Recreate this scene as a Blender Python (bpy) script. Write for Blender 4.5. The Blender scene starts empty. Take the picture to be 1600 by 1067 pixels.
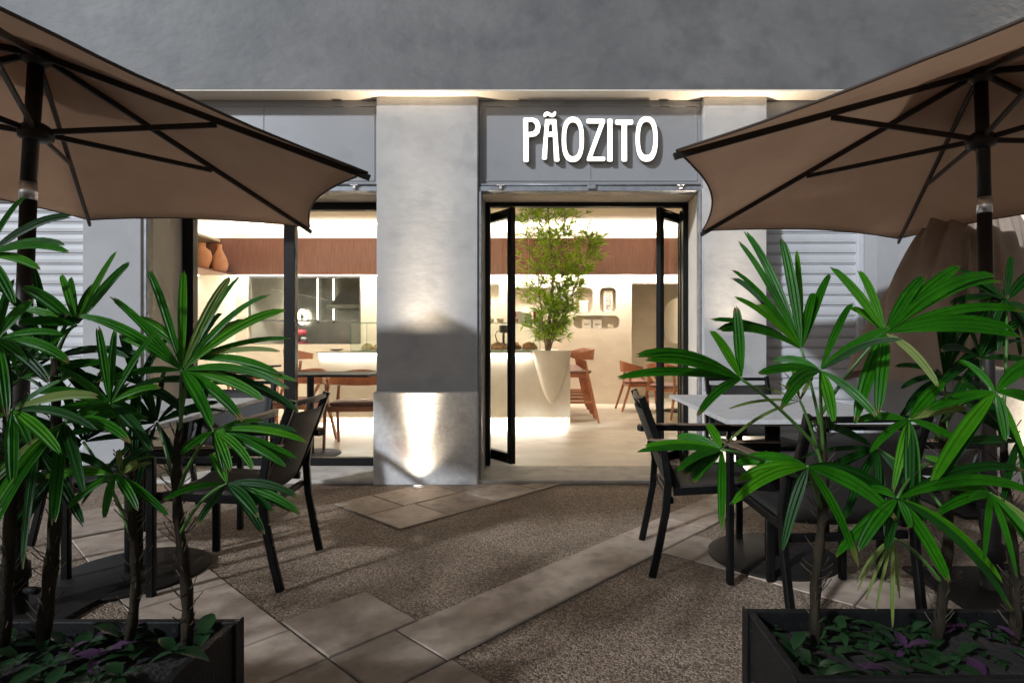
import bpy, bmesh, math, random
from mathutils import Vector, Matrix, noise
from mathutils.geometry import tessellate_polygon

R = math.radians
S = bpy.context.scene
COL = S.collection
random.seed(11)

# ------------------------------------------------------------------ camera
F, PX, PY, EYE = 900.0, 862.0, 535.0, 1.07      # focal length and principal point on the 1600 px frame, eye height
cd = bpy.data.cameras.new('camera')
cam = bpy.data.objects.new('camera', cd)
COL.objects.link(cam)
cam.location = (0, 0, EYE)
cam.rotation_euler = (R(90), 0, 0)
cd.sensor_width = 36.0
cd.lens = F / 1600 * 36
cd.shift_x = (800 - PX) / 1600
cd.shift_y = (PY - 533.5) / 1600
cd.clip_start = 0.02
cd.clip_end = 400
S.camera = cam

# ------------------------------------------------------------------ night sky and street light
LIGHT_DIR = Vector((0.75, 0.80, -0.56)).normalized()     # the way the street light travels
el = math.asin(-LIGHT_DIR.z)
az = math.atan2(-LIGHT_DIR.x, -LIGHT_DIR.y)
w = bpy.data.worlds.new('World')
S.world = w
w.use_nodes = True
nt = w.node_tree
bg = nt.nodes['Background']
sky = nt.nodes.new('ShaderNodeTexSky')
sky.sky_type = 'NISHITA'
sky.sun_disc = False
sky.sun_elevation = el
sky.sun_rotation = az
hs = nt.nodes.new('ShaderNodeHueSaturation')
hs.inputs['Saturation'].default_value = 0.22
nt.links.new(sky.outputs[0], hs.inputs['Color'])
nt.links.new(hs.outputs[0], bg.inputs['Color'])
bg.inputs['Strength'].default_value = 0.06

sd = bpy.data.lights.new('street_light', 'SUN')
sd.energy = 2.8
sd.angle = R(3.0)
sd.color = (0.84, 0.91, 1.0)
so = bpy.data.objects.new('street_light', sd)
COL.objects.link(so)
so.location = (-8, -12, 9)
so.rotation_euler = LIGHT_DIR.to_track_quat('-Z', 'Y').to_euler()

S.render.engine = 'CYCLES'
S.cycles.use_denoising = True
S.cycles.max_bounces = 8
S.cycles.diffuse_bounces = 4
S.cycles.transparent_max_bounces = 16
S.cycles.sample_clamp_indirect = 6.0
S.cycles.caustics_reflective = False
S.cycles.caustics_refractive = False
S.view_settings.view_transform = 'Standard'
S.view_settings.look = 'None'
S.view_settings.exposure = 0.22
S.view_settings.gamma = 1.0


def at(px, py, Y):
    """a point of the place seen at a pixel of the photograph, Y metres into the scene"""
    return Vector(((px - PX) / F * Y, Y, EYE - (py - PY) / F * Y))


# ------------------------------------------------------------------ materials
MATS = {}


def mat(name, c1, c2=None, rough=0.6, scale=6.0, bump=0.0, bscale=40.0, metallic=0.0, detail=6.0,
        stretch=(1, 1, 1), lo=0.35, hi=0.65, spec=0.5, emit=None, estr=0.0, sheen=0.0, bdist=0.01, trans=0.0, wear=None):
    m = bpy.data.materials.new(name)
    m.use_nodes = True
    n, l = m.node_tree.nodes, m.node_tree.links
    b = n['Principled BSDF']
    b.inputs['Roughness'].default_value = rough
    b.inputs['Metallic'].default_value = metallic
    b.inputs['Specular IOR Level'].default_value = spec
    if sheen:
        b.inputs['Sheen Weight'].default_value = sheen
    tc = n.new('ShaderNodeTexCoord')
    mp = n.new('ShaderNodeMapping')
    mp.inputs['Scale'].default_value = stretch
    l.new(tc.outputs['Object'], mp.inputs[0])
    if c2 is None:
        b.inputs['Base Color'].default_value = (*c1, 1)
    else:
        nz = n.new('ShaderNodeTexNoise')
        nz.inputs['Scale'].default_value = scale
        nz.inputs['Detail'].default_value = detail
        nz.inputs['Roughness'].default_value = 0.62
        l.new(mp.outputs[0], nz.inputs['Vector'])
        rp = n.new('ShaderNodeValToRGB')
        rp.color_ramp.elements[0].position = lo
        rp.color_ramp.elements[1].position = hi
        rp.color_ramp.elements[0].color = (*c1, 1)
        rp.color_ramp.elements[1].color = (*c2, 1)
        l.new(nz.outputs['Fac'], rp.inputs[0])
        out = rp.outputs[0]
        if wear:
            n2 = n.new('ShaderNodeTexNoise')
            n2.inputs['Scale'].default_value = wear[1]
            n2.inputs['Detail'].default_value = 8
            l.new(tc.outputs['Object'], n2.inputs['Vector'])
            r2 = n.new('ShaderNodeValToRGB')
            r2.color_ramp.elements[0].position = wear[2]
            r2.color_ramp.elements[1].position = wear[3]
            l.new(n2.outputs['Fac'], r2.inputs[0])
            mx = n.new('ShaderNodeMixRGB')
            mx.inputs[2].default_value = (*wear[0], 1)
            l.new(r2.outputs[0], mx.inputs[0])
            l.new(out, mx.inputs[1])
            out = mx.outputs[0]
        l.new(out, b.inputs['Base Color'])
    if bump:
        bz = n.new('ShaderNodeTexNoise')
        bz.inputs['Scale'].default_value = bscale
        bz.inputs['Detail'].default_value = 5
        l.new(mp.outputs[0], bz.inputs['Vector'])
        bp = n.new('ShaderNodeBump')
        bp.inputs['Strength'].default_value = bump
        bp.inputs['Distance'].default_value = bdist
        l.new(bz.outputs['Fac'], bp.inputs['Height'])
        l.new(bp.outputs[0], b.inputs['Normal'])
    if emit:
        b.inputs['Emission Color'].default_value = (*emit, 1)
        b.inputs['Emission Strength'].default_value = estr
    MATS[name] = m
    return m


def pebble_mat():
    m = bpy.data.materials.new('washed_pebble_concrete')
    m.use_nodes = True
    n, l = m.node_tree.nodes, m.node_tree.links
    b = n['Principled BSDF']
    b.inputs['Roughness'].default_value = 0.75
    tc = n.new('ShaderNodeTexCoord')
    v = n.new('ShaderNodeTexVoronoi')
    v.inputs['Scale'].default_value = 140
    v.inputs['Randomness'].default_value = 1
    l.new(tc.outputs['Object'], v.inputs['Vector'])
    rp = n.new('ShaderNodeValToRGB')
    e = rp.color_ramp.elements
    e[0].position, e[0].color = 0.0, (0.105, 0.072, 0.050, 1)
    e[1].position, e[1].color = 1.0, (0.50, 0.395, 0.295, 1)
    k = e.new(0.45)
    k.color = (0.255, 0.185, 0.13, 1)
    sp = n.new('ShaderNodeSeparateColor')
    l.new(v.outputs['Color'], sp.inputs[0])
    l.new(sp.outputs[0], rp.inputs[0])
    nz = n.new('ShaderNodeTexNoise')
    nz.inputs['Scale'].default_value = 2.2
    nz.inputs['Detail'].default_value = 7
    l.new(tc.outputs['Object'], nz.inputs['Vector'])
    r2 = n.new('ShaderNodeValToRGB')
    r2.color_ramp.elements[0].position, r2.color_ramp.elements[0].color = 0.32, (0.55, 0.51, 0.48, 1)
    r2.color_ramp.elements[1].position, r2.color_ramp.elements[1].color = 0.7, (1.0, 1.0, 1.0, 1)
    l.new(nz.outputs['Fac'], r2.inputs[0])
    mx = n.new('ShaderNodeMixRGB')
    mx.blend_type = 'MULTIPLY'
    mx.inputs[0].default_value = 1
    l.new(rp.outputs[0], mx.inputs[1])
    l.new(r2.outputs[0], mx.inputs[2])
    l.new(mx.outputs[0], b.inputs['Base Color'])
    bp = n.new('ShaderNodeBump')
    bp.inputs['Strength'].default_value = 0.9
    bp.inputs['Distance'].default_value = 0.006
    bp.invert = True
    l.new(v.outputs['Distance'], bp.inputs['Height'])
    l.new(bp.outputs[0], b.inputs['Normal'])
    MATS['pebble'] = m


def wood_mat(name, c1, c2, axis, rough=0.45):
    st = {'x': (1.5, 22, 22), 'y': (22, 1.5, 22), 'z': (22, 22, 1.5)}[axis]
    return mat(name, c1, c2, rough, 2.4, 0.08, 5.0, stretch=st, lo=0.3, hi=0.7)


def glass_mat(name, tint, gloss):
    m = bpy.data.materials.new(name)
    m.use_nodes = True
    n, l = m.node_tree.nodes, m.node_tree.links
    for k in list(n):
        if k.type != 'OUTPUT_MATERIAL':
            n.remove(k)
    t = n.new('ShaderNodeBsdfTransparent')
    t.inputs[0].default_value = (*tint, 1)
    g = n.new('ShaderNodeBsdfGlossy')
    g.inputs['Roughness'].default_value = 0.02
    fr = n.new('ShaderNodeFresnel')
    fr.inputs['IOR'].default_value = gloss
    mx = n.new('ShaderNodeMixShader')
    ge = n.new('ShaderNodeNewGeometry')
    sb = n.new('ShaderNodeMath')
    sb.operation = 'SUBTRACT'
    sb.use_clamp = True
    l.new(fr.outputs[0], sb.inputs[0])
    l.new(ge.outputs['Backfacing'], sb.inputs[1])
    l.new(sb.outputs[0], mx.inputs[0])
    l.new(t.outputs[0], mx.inputs[1])
    l.new(g.outputs[0], mx.inputs[2])
    l.new(mx.outputs[0], n['Material Output'].inputs[0])
    MATS[name] = m


def leaf_mat(name, c1, c2, rough=0.34, transl=0.25):
    ribs = name.startswith('palm')
    m = mat(name, c1, c2, rough, 9.0, 0.0, lo=0.3, hi=0.7, spec=0.22)
    n, l = m.node_tree.nodes, m.node_tree.links
    b = n['Principled BSDF']
    src = b.inputs['Base Color'].links[0].from_socket
    if ribs:
        uv = n.new('ShaderNodeUVMap')
        wv = n.new('ShaderNodeTexWave')
        wv.inputs['Scale'].default_value = 3.6
        wv.inputs['Distortion'].default_value = 0.6
        mp = n.new('ShaderNodeMapping')
        mp.inputs['Scale'].default_value = (1, 0.05, 1)
        l.new(uv.outputs[0], mp.inputs[0])
        l.new(mp.outputs[0], wv.inputs['Vector'])
        bp = n.new('ShaderNodeBump')
        bp.inputs['Strength'].default_value = 0.22
        bp.inputs['Distance'].default_value = 0.002
        l.new(wv.outputs['Fac'], bp.inputs['Height'])
        l.new(bp.outputs[0], b.inputs['Normal'])
        # dry brown tips and a few yellowed patches
        su = n.new('ShaderNodeSeparateXYZ')
        l.new(uv.outputs[0], su.inputs[0])
        tz = n.new('ShaderNodeTexNoise')
        tz.inputs['Scale'].default_value = 16
        l.new(n['Texture Coordinate'].outputs['Object'], tz.inputs['Vector'])
        ad = n.new('ShaderNodeMath')
        ad.operation = 'MULTIPLY_ADD'
        ad.inputs[1].default_value = 0.45
        l.new(tz.outputs['Fac'], ad.inputs[0])
        l.new(su.outputs['Y'], ad.inputs[2])
        rt = n.new('ShaderNodeValToRGB')
        rt.color_ramp.elements[0].position = 0.0
        rt.color_ramp.elements[1].position = 1.0
        rt.color_ramp.elements[0].color = (0, 0, 0, 1)
        mr = n.new('ShaderNodeMapRange')
        mr.inputs['From Min'].default_value = 1.16
        mr.inputs['From Max'].default_value = 1.27
        l.new(ad.outputs[0], mr.inputs['Value'])
        mxc = n.new('ShaderNodeMixRGB')
        mxc.inputs[2].default_value = (0.16, 0.11, 0.04, 1)
        l.new(mr.outputs[0], mxc.inputs[0])
        l.new(src, mxc.inputs[1])
        l.new(mxc.outputs[0], b.inputs['Base Color'])
        src = mxc.outputs[0]
    tr = n.new('ShaderNodeBsdfTranslucent')
    l.new(src, tr.inputs[0])
    mx = n.new('ShaderNodeMixShader')
    mx.inputs[0].default_value = transl
    l.new(b.outputs[0], mx.inputs[1])
    l.new(tr.outputs[0], mx.inputs[2])
    l.new(mx.outputs[0], n['Material Output'].inputs[0])
    return m


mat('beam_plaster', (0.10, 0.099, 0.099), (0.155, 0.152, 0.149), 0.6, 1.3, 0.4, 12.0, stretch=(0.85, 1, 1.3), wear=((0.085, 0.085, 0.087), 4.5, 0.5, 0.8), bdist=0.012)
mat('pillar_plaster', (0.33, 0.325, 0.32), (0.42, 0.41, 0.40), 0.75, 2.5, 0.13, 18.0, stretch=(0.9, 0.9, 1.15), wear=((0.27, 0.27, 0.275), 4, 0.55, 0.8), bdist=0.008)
mat('plinth_render', (0.54, 0.53, 0.52), (0.66, 0.65, 0.635), 0.85, 30, 0.22, 90, wear=((0.36, 0.29, 0.28), 5, 0.6, 0.8))
mat('grey_wall', (0.33, 0.33, 0.335), (0.39, 0.39, 0.395), 0.8, 1.5, 0.2, 30)
mat('panel_grey', (0.25, 0.252, 0.26), (0.285, 0.287, 0.295), 0.38, 1.2, 0.05, 12, wear=((0.215, 0.217, 0.225), 3, 0.55, 0.75))
mat('track_grey', (0.20, 0.21, 0.23), (0.30, 0.31, 0.33), 0.4, 20, 0.1, 40, metallic=0.3)
mat('reveal_beige', (0.66, 0.60, 0.51), (0.74, 0.67, 0.58), 0.8, 3, 0.15, 30)
mat('shutter_grey', (0.47, 0.475, 0.49), (0.55, 0.555, 0.57), 0.4, 3, 0.0)
mat('black_metal', (0.004, 0.004, 0.0045), (0.007, 0.007, 0.0075), 0.35, 8, spec=0.25)
mat('chair_metal', (0.003, 0.003, 0.003), (0.006, 0.006, 0.006), 0.40, 14, spec=0.16)
mat('sling', (0.013, 0.0115, 0.010), (0.024, 0.021, 0.018), 0.7, 260, 0.4, 420, bdist=0.002)
mat('arm_wood', (0.16, 0.105, 0.07), (0.24, 0.16, 0.11), 0.5, 30, stretch=(30, 2, 30))
mat('table_stone', (0.42, 0.42, 0.42), (0.55, 0.55, 0.545), 0.5, 14, 0.1, 60, stretch=(1, 5, 1), wear=((0.33, 0.33, 0.33), 20, 0.55, 0.75))
mat('base_iron', (0.012, 0.0105, 0.0095), (0.017, 0.0145, 0.013), 0.6, 8, 0.1, 80, spec=0.1)
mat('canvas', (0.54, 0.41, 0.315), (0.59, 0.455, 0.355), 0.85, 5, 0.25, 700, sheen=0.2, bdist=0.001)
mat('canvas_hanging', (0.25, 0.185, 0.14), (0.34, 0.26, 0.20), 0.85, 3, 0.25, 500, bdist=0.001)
mat('canvas_piping', (0.05, 0.033, 0.024), None, 0.8)
mat('rib_metal', (0.012, 0.009, 0.008), (0.018, 0.014, 0.012), 0.45, 20, spec=0.3)
mat('aluminium', (0.62, 0.62, 0.63), (0.72, 0.72, 0.73), 0.3, 20, metallic=0.9)
mat('slab', (0.28, 0.215, 0.165), (0.43, 0.345, 0.275), 0.65, 5, 0.2, 60, wear=((0.20, 0.155, 0.12), 11, 0.5, 0.78))
mat('joint', (0.06, 0.05, 0.042), (0.10, 0.085, 0.07), 0.95, 40)
mat('threshold', (0.40, 0.37, 0.33), (0.56, 0.52, 0.47), 0.7, 5, 0.25, 40, wear=((0.28, 0.26, 0.24), 8, 0.55, 0.8))
mat('shop_plaster', (0.62, 0.555, 0.455), (0.70, 0.635, 0.53), 0.75, 2.5, 0.12, 14, stretch=(1, 1, 2))
mat('shop_floor', (0.52, 0.455, 0.365), (0.66, 0.585, 0.48), 0.42, 1.6, 0.05, 8, stretch=(1, 2.2, 1), wear=((0.42, 0.36, 0.28), 3.4, 0.5, 0.8))
mat('shop_ceiling', (0.74, 0.68, 0.58), (0.78, 0.72, 0.62), 0.8, 2, 0.05, 10)
wood_mat('fascia_wood', (0.15, 0.055, 0.034), (0.26, 0.105, 0.065), 'z', 0.4)
wood_mat('chair_wood', (0.29, 0.10, 0.045), (0.42, 0.165, 0.08), 'x', 0.4)
mat('seat_leather', (0.15, 0.062, 0.042), (0.21, 0.09, 0.062), 0.5, 12, 0.1, 80)
mat('counter_plaster', (0.64, 0.58, 0.48), (0.72, 0.66, 0.555), 0.6, 4, 0.1, 20)
mat('led', (0.9, 0.9, 0.88), None, 0.5, emit=(1.0, 0.87, 0.68), estr=9.0)
mat('sign_face', (0.9, 0.9, 0.88), None, 0.5, emit=(1.0, 0.95, 0.86), estr=1.7)
mat('sign_return', (0.07, 0.062, 0.05), None, 0.45, emit=(1.0, 0.82, 0.52), estr=0.035)
mat('lamp_lens', (0.9, 0.9, 0.88), None, 0.3, emit=(1.0, 0.84, 0.62), estr=14.0)
mat('steel', (0.20, 0.20, 0.19), (0.28, 0.28, 0.265), 0.32, 3, metallic=0.7)
mat('steel_dark', (0.07, 0.07, 0.068), (0.11, 0.11, 0.105), 0.4, 3, metallic=0.5)
mat('green_paint', (0.01, 0.16, 0.085), None, 0.4)
mat('red_paint', (0.28, 0.015, 0.03), (0.36, 0.03, 0.05), 0.35, 20)
mat('terracotta', (0.62, 0.30, 0.17), (0.70, 0.36, 0.21), 0.75, 6, 0.1, 60)
mat('white_card', (0.78, 0.76, 0.72), None, 0.6)
mat('red_card', (0.55, 0.02, 0.03), None, 0.5)
mat('print_black', (0.02, 0.02, 0.02), None, 0.6)
mat('kraft', (0.72, 0.66, 0.56), (0.78, 0.72, 0.62), 0.8, 20, 0.2, 40)
mat('crust', (0.36, 0.16, 0.07), (0.55, 0.28, 0.13), 0.55, 16, 0.4, 30)
mat('dough', (0.72, 0.56, 0.30), (0.80, 0.66, 0.42), 0.6, 12, 0.2, 30)
mat('soil', (0.008, 0.006, 0.005), (0.02, 0.015, 0.011), 0.95, 30, 0.9, 60, bdist=0.02)
mat('planter_metal', (0.004, 0.004, 0.004), (0.008, 0.0078, 0.0078), 0.5, 20, 0.15, 150, spec=0.25, wear=((0.035, 0.034, 0.032), 45, 0.66, 0.74))
mat('palm_stem', (0.010, 0.008, 0.006), (0.034, 0.027, 0.017), 0.9, 30, 0.8, 60, stretch=(1, 1, 0.35), spec=0.1)
mat('fibre', (0.03, 0.022, 0.015), (0.07, 0.052, 0.033), 0.9, 30)
mat('petiole', (0.035, 0.10, 0.015), (0.06, 0.15, 0.025), 0.45, 12)
leaf_mat('palm_leaf', (0.006, 0.058, 0.0015), (0.026, 0.165, 0.004), 0.34, 0.3)
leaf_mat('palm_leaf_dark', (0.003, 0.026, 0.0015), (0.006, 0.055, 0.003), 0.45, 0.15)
leaf_mat('palm_leaf_light', (0.022, 0.13, 0.002), (0.06, 0.23, 0.006), 0.36, 0.3)
leaf_mat('palm_leaf_pale', (0.10, 0.17, 0.03), (0.20, 0.24, 0.07), 0.45, 0.3)
leaf_mat('bamboo_leaf', (0.20, 0.40, 0.02), (0.46, 0.62, 0.07), 0.5, 0.5)
mat('bamboo_bark', (0.17, 0.11, 0.07), (0.30, 0.22, 0.15), 0.8, 18, 0.4, 40)
leaf_mat('cover_green', (0.004, 0.020, 0.006), (0.020, 0.052, 0.018), 0.35, 0.2)
leaf_mat('cover_purple', (0.03, 0.010, 0.032), (0.08, 0.04, 0.08), 0.4, 0.2)
def add_translucency(m, fac):
    n, l = m.node_tree.nodes, m.node_tree.links
    b = n['Principled BSDF']
    src = b.inputs['Base Color'].links[0].from_socket
    tr = n.new('ShaderNodeBsdfTranslucent')
    l.new(src, tr.inputs[0])
    mx = n.new('ShaderNodeMixShader')
    mx.inputs[0].default_value = fac
    l.new(b.outputs[0], mx.inputs[1])
    l.new(tr.outputs[0], mx.inputs[2])
    l.new(mx.outputs[0], n['Material Output'].inputs[0])


add_translucency(MATS['canvas'], 0.62)
glass_mat('glass', (0.97, 0.985, 0.98), 1.40)
glass_mat('glass_green', (0.95, 0.985, 0.97), 1.35)
mat('glass_edge', (0.03, 0.16, 0.10), None, 0.2)
mat('mirror', (0.75, 0.73, 0.68), None, 0.12, metallic=1.0)
mat('dark_dish', (0.03, 0.022, 0.018), None, 0.4)
mat('navy_metal', (0.02, 0.022, 0.03), None, 0.4)
pebble_mat()
_n, _l = MATS['slab'].node_tree.nodes, MATS['slab'].node_tree.links
_b = _n['Principled BSDF']
_src = _b.inputs['Base Color'].links[0].from_socket
_oi = _n.new('ShaderNodeObjectInfo')
_mr = _n.new('ShaderNodeMapRange')
_mr.inputs['To Min'].default_value = 0.80
_mr.inputs['To Max'].default_value = 1.14
_l.new(_oi.outputs['Random'], _mr.inputs['Value'])
_hv = _n.new('ShaderNodeHueSaturation')
_l.new(_mr.outputs[0], _hv.inputs['Value'])
_l.new(_src, _hv.inputs['Color'])
_l.new(_hv.outputs[0], _b.inputs['Base Color'])


# ------------------------------------------------------------------ mesh helpers
class MB:
    def __init__(self):
        self.v, self.f, self.smooth = [], [], []

    def add(self, vs, fs, smooth=False):
        o = len(self.v)
        self.v += [Vector(p) for p in vs]
        for q in fs:
            self.f.append(tuple(i + o for i in q))
            self.smooth.append(smooth)
        return self

    def box(self, x0, x1, y0, y1, z0, z1, b=0.0, rot=None, piv=None):
        if b:
            bm = bmesh.new()
            bmesh.ops.create_cube(bm, size=1)
            for q in bm.verts:
                q.co = Vector(((x0 + x1) / 2 + q.co.x * (x1 - x0), (y0 + y1) / 2 + q.co.y * (y1 - y0), (z0 + z1) / 2 + q.co.z * (z1 - z0)))
            bmesh.ops.bevel(bm, geom=list(bm.edges), offset=b, segments=1, affect='EDGES')
            bm.verts.index_update()
            vs = [q.co.copy() for q in bm.verts]
            fs = [[q.index for q in f.verts] for f in bm.faces]
            bm.free()
        else:
            vs = [Vector(p) for p in ((x0, y0, z0), (x1, y0, z0), (x1, y1, z0), (x0, y1, z0), (x0, y0, z1), (x1, y0, z1), (x1, y1, z1), (x0, y1, z1))]
            fs = [(0, 3, 2, 1), (4, 5, 6, 7), (0, 1, 5, 4), (1, 2, 6, 5), (2, 3, 7, 6), (3, 0, 4, 7)]
        if rot is not None:
            p = Vector(piv) if piv is not None else Vector((0, 0, 0))
            vs = [rot @ (q - p) + p for q in vs]
        return self.add(vs, fs)

    def sweep(self, path, sec, up=(0, 0, 1), caps=True, smooth=False, scales=None):
        """sec: list of (a, b) offsets along side / up vectors"""
        path = [Vector(p) for p in path]
        n, k = len(path), len(sec)
        rings = []
        for i, p in enumerate(path):
            d = (path[min(i + 1, n - 1)] - path[max(i - 1, 0)]).normalized()
            u = Vector(up)
            s = d.cross(u)
            if s.length < 1e-4:
                s = d.cross(Vector((1, 0, 0)))
            s.normalize()
            u = s.cross(d).normalized()
            sc = scales[i] if scales else 1.0
            rings.append([p + s * (a * sc) + u * (b * sc) for a, b in sec])
        vs = [q for r in rings for q in r]
        fs = []
        for i in range(n - 1):
            for j in range(k):
                a, b = i * k + j, i * k + (j + 1) % k
                fs.append((a, b, b + k, a + k))
        if caps:
            fs.append(tuple(reversed(range(k))))
            fs.append(tuple(range((n - 1) * k, n * k)))
        return self.add(vs, fs, smooth)

    def bar(self, path, wd, ht, up=(0, 0, 1), scales=None):
        c = min(wd, ht) * 0.18
        a, b = wd / 2, ht / 2
        sec = [(-a + c, -b), (a - c, -b), (a, -b + c), (a, b - c), (a - c, b), (-a + c, b), (-a, b - c), (-a, -b + c)]
        return self.sweep(path, sec, up, scales=scales)

    def tube(self, path, r, k=10, scales=None, smooth=True, caps=True):
        sec = [(r * math.cos(2 * math.pi * i / k), r * math.sin(2 * math.pi * i / k)) for i in range(k)]
        return self.sweep(path, sec, (0.13, 0.21, 1), smooth=smooth, scales=scales, caps=caps)

    def lathe(self, prof, c=(0, 0, 0), k=24, smooth=True, sx=1.0, sy=1.0):
        c = Vector(c)
        n = len(prof)
        vs, fs = [], []
        for r, z in prof:
            for j in range(k):
                a = 2 * math.pi * j / k
                vs.append(c + Vector((r * math.cos(a) * sx, r * math.sin(a) * sy, z)))
        for i in range(n - 1):
            for j in range(k):
                a, b = i * k + j, i * k + (j + 1) % k
                fs.append((a, b, b + k, a + k))
        if prof[0][0] > 1e-5:
            fs.append(tuple(reversed(range(k))))
        if prof[-1][0] > 1e-5:
            fs.append(tuple(range((n - 1) * k, n * k)))
        return self.add(vs, fs, smooth)

    def plate(self, outer, holes, y0, y1, to3=None):
        """polygon with holes in the XZ plane, front at y0, back at y1"""
        to3 = to3 or (lambda a, b, y: Vector((a, y, b)))
        loops = [outer] + holes
        flat = [p for lp in loops for p in lp]
        tris = tessellate_polygon([[Vector((a, b, 0)) for a, b in lp] for lp in loops])
        n = len(flat)
        vs = [to3(a, b, y0) for a, b in flat] + [to3(a, b, y1) for a, b in flat]
        fs = [tuple(t) for t in tris] + [tuple(i + n for i in reversed(t)) for t in tris]
        o = 0
        for lp in loops:
            m = len(lp)
            for i in range(m):
                a, b = o + i, o + (i + 1) % m
                fs.append((a, b, b + n, a + n))
            o += m
        return self.add(vs, fs)

    def build(self, name, m, parent=None, world=True):
        me = bpy.data.meshes.new(name)
        off = Vector((0, 0, 0))
        if world:
            p = parent
            while p is not None:
                off += p.location
                p = p.parent
        me.from_pydata([tuple(q - off) for q in self.v], [], self.f)
        me.update()
        bm = bmesh.new()
        bm.from_mesh(me)
        bmesh.ops.recalc_face_normals(bm, faces=bm.faces)
        bm.to_mesh(me)
        bm.free()
        if any(self.smooth):
            me.polygons.foreach_set('use_smooth', self.smooth)
        me.materials.append(MATS[m])
        o = bpy.data.objects.new(name, me)
        COL.objects.link(o)
        if parent is not None:
            o.parent = parent
        return o


def tag(o, label, cat, group=None):
    o['label'] = label
    o['category'] = cat
    if group:
        o['group'] = group
    return o


def thing(name, label, cat, loc=(0, 0, 0), rz=0.0, group=None):
    o = bpy.data.objects.new(name, None)
    o.empty_display_size = 0.1
    COL.objects.link(o)
    o.location = loc
    o.rotation_euler = (0, 0, rz)
    return tag(o, label, cat, group)


def struct(o):
    o['kind'] = 'structure'
    return o


def dup(root, loc, rz, label, group=None):
    r = root.copy()
    COL.objects.link(r)
    r.location = loc
    r.rotation_euler = (0, 0, rz)
    r['label'] = label
    if group:
        r['group'] = group
    for ch in [c for c in bpy.data.objects if c.parent == root]:
        c = ch.copy()
        COL.objects.link(c)
        c.parent = r
        for g in [q for q in bpy.data.objects if q.parent == ch]:
            d = g.copy()
            COL.objects.link(d)
            d.parent = c
    return r


def area(name, parent, loc, sx, sy, direction, power, color=(1.0, 0.94, 0.86), spread=180):
    ld = bpy.data.lights.new(name, 'AREA')
    ld.shape = 'RECTANGLE'
    ld.size, ld.size_y = sx, sy
    ld.energy = power
    ld.color = color
    ld.spread = R(spread)
    o = bpy.data.objects.new(name, ld)
    COL.objects.link(o)
    off = Vector((0, 0, 0))
    if parent is not None:
        o.parent = parent
        p = parent
        while p is not None:
            off += p.location
            p = p.parent
    o.location = Vector(loc) - off
    d = Vector(direction)
    # local X stays along world X for horizontal strips
    z = -d.normalized()
    x = Vector((1, 0, 0)) if abs(z.x) < 0.9 else Vector((0, 1, 0))
    y = z.cross(x).normalized()
    x = y.cross(z)
    o.rotation_euler = Matrix((x, y, z)).transposed().to_euler()
    return o


# ------------------------------------------------------------------ pavement
pave = struct(MB().add([(-40, -30, 0), (40, -30, 0), (40, 60, 0), (-40, 60, 0)], [(0, 1, 2, 3)]).build('pavement', 'pebble'))
U = Vector((math.cos(R(48)), math.sin(R(48)), 0))
V = Vector((-U.y, U.x, 0))


def slab(u0, u1, v0, v1, g=0.004):
    u0, u1, v0, v1 = u0 + g, u1 - g, v0 + g, v1 - g
    b = 0.004
    h = 0.008 + random.uniform(-0.0015, 0.0015)
    pts = []
    for (k, z) in ((0, 0.0005), (0, h - b), (b, h)):
        for (a, c) in ((u0 + k, v0 + k), (u1 - k, v0 + k), (u1 - k, v1 - k), (u0 + k, v1 - k)):
            p = U * a + V * c
            pts.append((p.x, p.y, z))
    fs = []
    for r in (0, 1):
        for j in range(4):
            a, c = r * 4 + j, r * 4 + (j + 1) % 4
            fs.append((a, c, c + 4, a + 4))
    fs.append((8, 9, 10, 11))
    return MB().add(pts, fs).build('paving_slab', 'slab', pave)


def joint_bed(u0, u1, v0, v1):
    pts = [U * a + V * c for a, c in ((u0, v0), (u1, v0), (u1, v1), (u0, v1))]
    return MB().add([(p.x, p.y, 0.003) for p in pts], [(0, 1, 2, 3)]).build('joint_bed', 'joint', pave)


# bands of smooth slabs crossing the washed concrete
cells = []
for (a, b) in ((1.20, 3.05), (3.05, 4.9)):
    cells.append((a, b, 1.55, 1.86))
for (a, b) in ((0.94, 1.30),):
    cells.append((a, b, 1.86, 2.24))
cells += [(0.57, 0.94, 1.86, 2.15), (0.94, 1.20, 1.55, 1.86), (0.57, 0.94, 1.55, 1.86), (0.94, 1.22, 1.19, 1.55), (0.57, 0.94, 1.19, 1.55),
          (0.20, 0.57, 1.55, 1.86), (0.20, 0.57, 1.86, 2.15)]
vv = 2.15
while vv < 4.6:
    cells.append((0.57, 0.94, vv, vv + 0.62))
    vv += 0.62
for i, u in enumerate((1.86, 2.22, 2.62, 3.02)):
    cells.append((u, (2.22, 2.62, 3.02, 3.30)[i], 2.84, 3.03 + 0.19))
for u, u2 in ((1.86, 2.14), (2.14, 2.60), (2.60, 2.96)):
    cells.append((u, u2, 3.22, 3.62))
for u in (2.9, 3.3):
    cells.append((u, u + 0.4, -0.35, 0.0))
for i in range(5):
    cells.append((2.55, 2.9, 1.55 - 0.45 * (i + 1), 1.55 - 0.45 * i))
for i in range(4):
    cells.append((3.2 + 0.45 * i, 3.65 + 0.45 * i, -0.75, -0.40))
for c in cells:
    joint_bed(*c)
    slab(*c)

# ------------------------------------------------------------------ the building
bld = thing('cafe_building', 'grey plastered cafe front with square pillars under a deep overhead beam', 'building', (0, 4.37, 0))
TOP = 2.945
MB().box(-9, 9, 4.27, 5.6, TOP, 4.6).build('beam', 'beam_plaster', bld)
MB().box(-8.99, 8.99, 4.272, 4.4385, TOP - 0.011, TOP - 0.0005).build('soffit', 'reveal_beige', bld)  # pale slab added so the lit underside of the beam reads brighter


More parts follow.
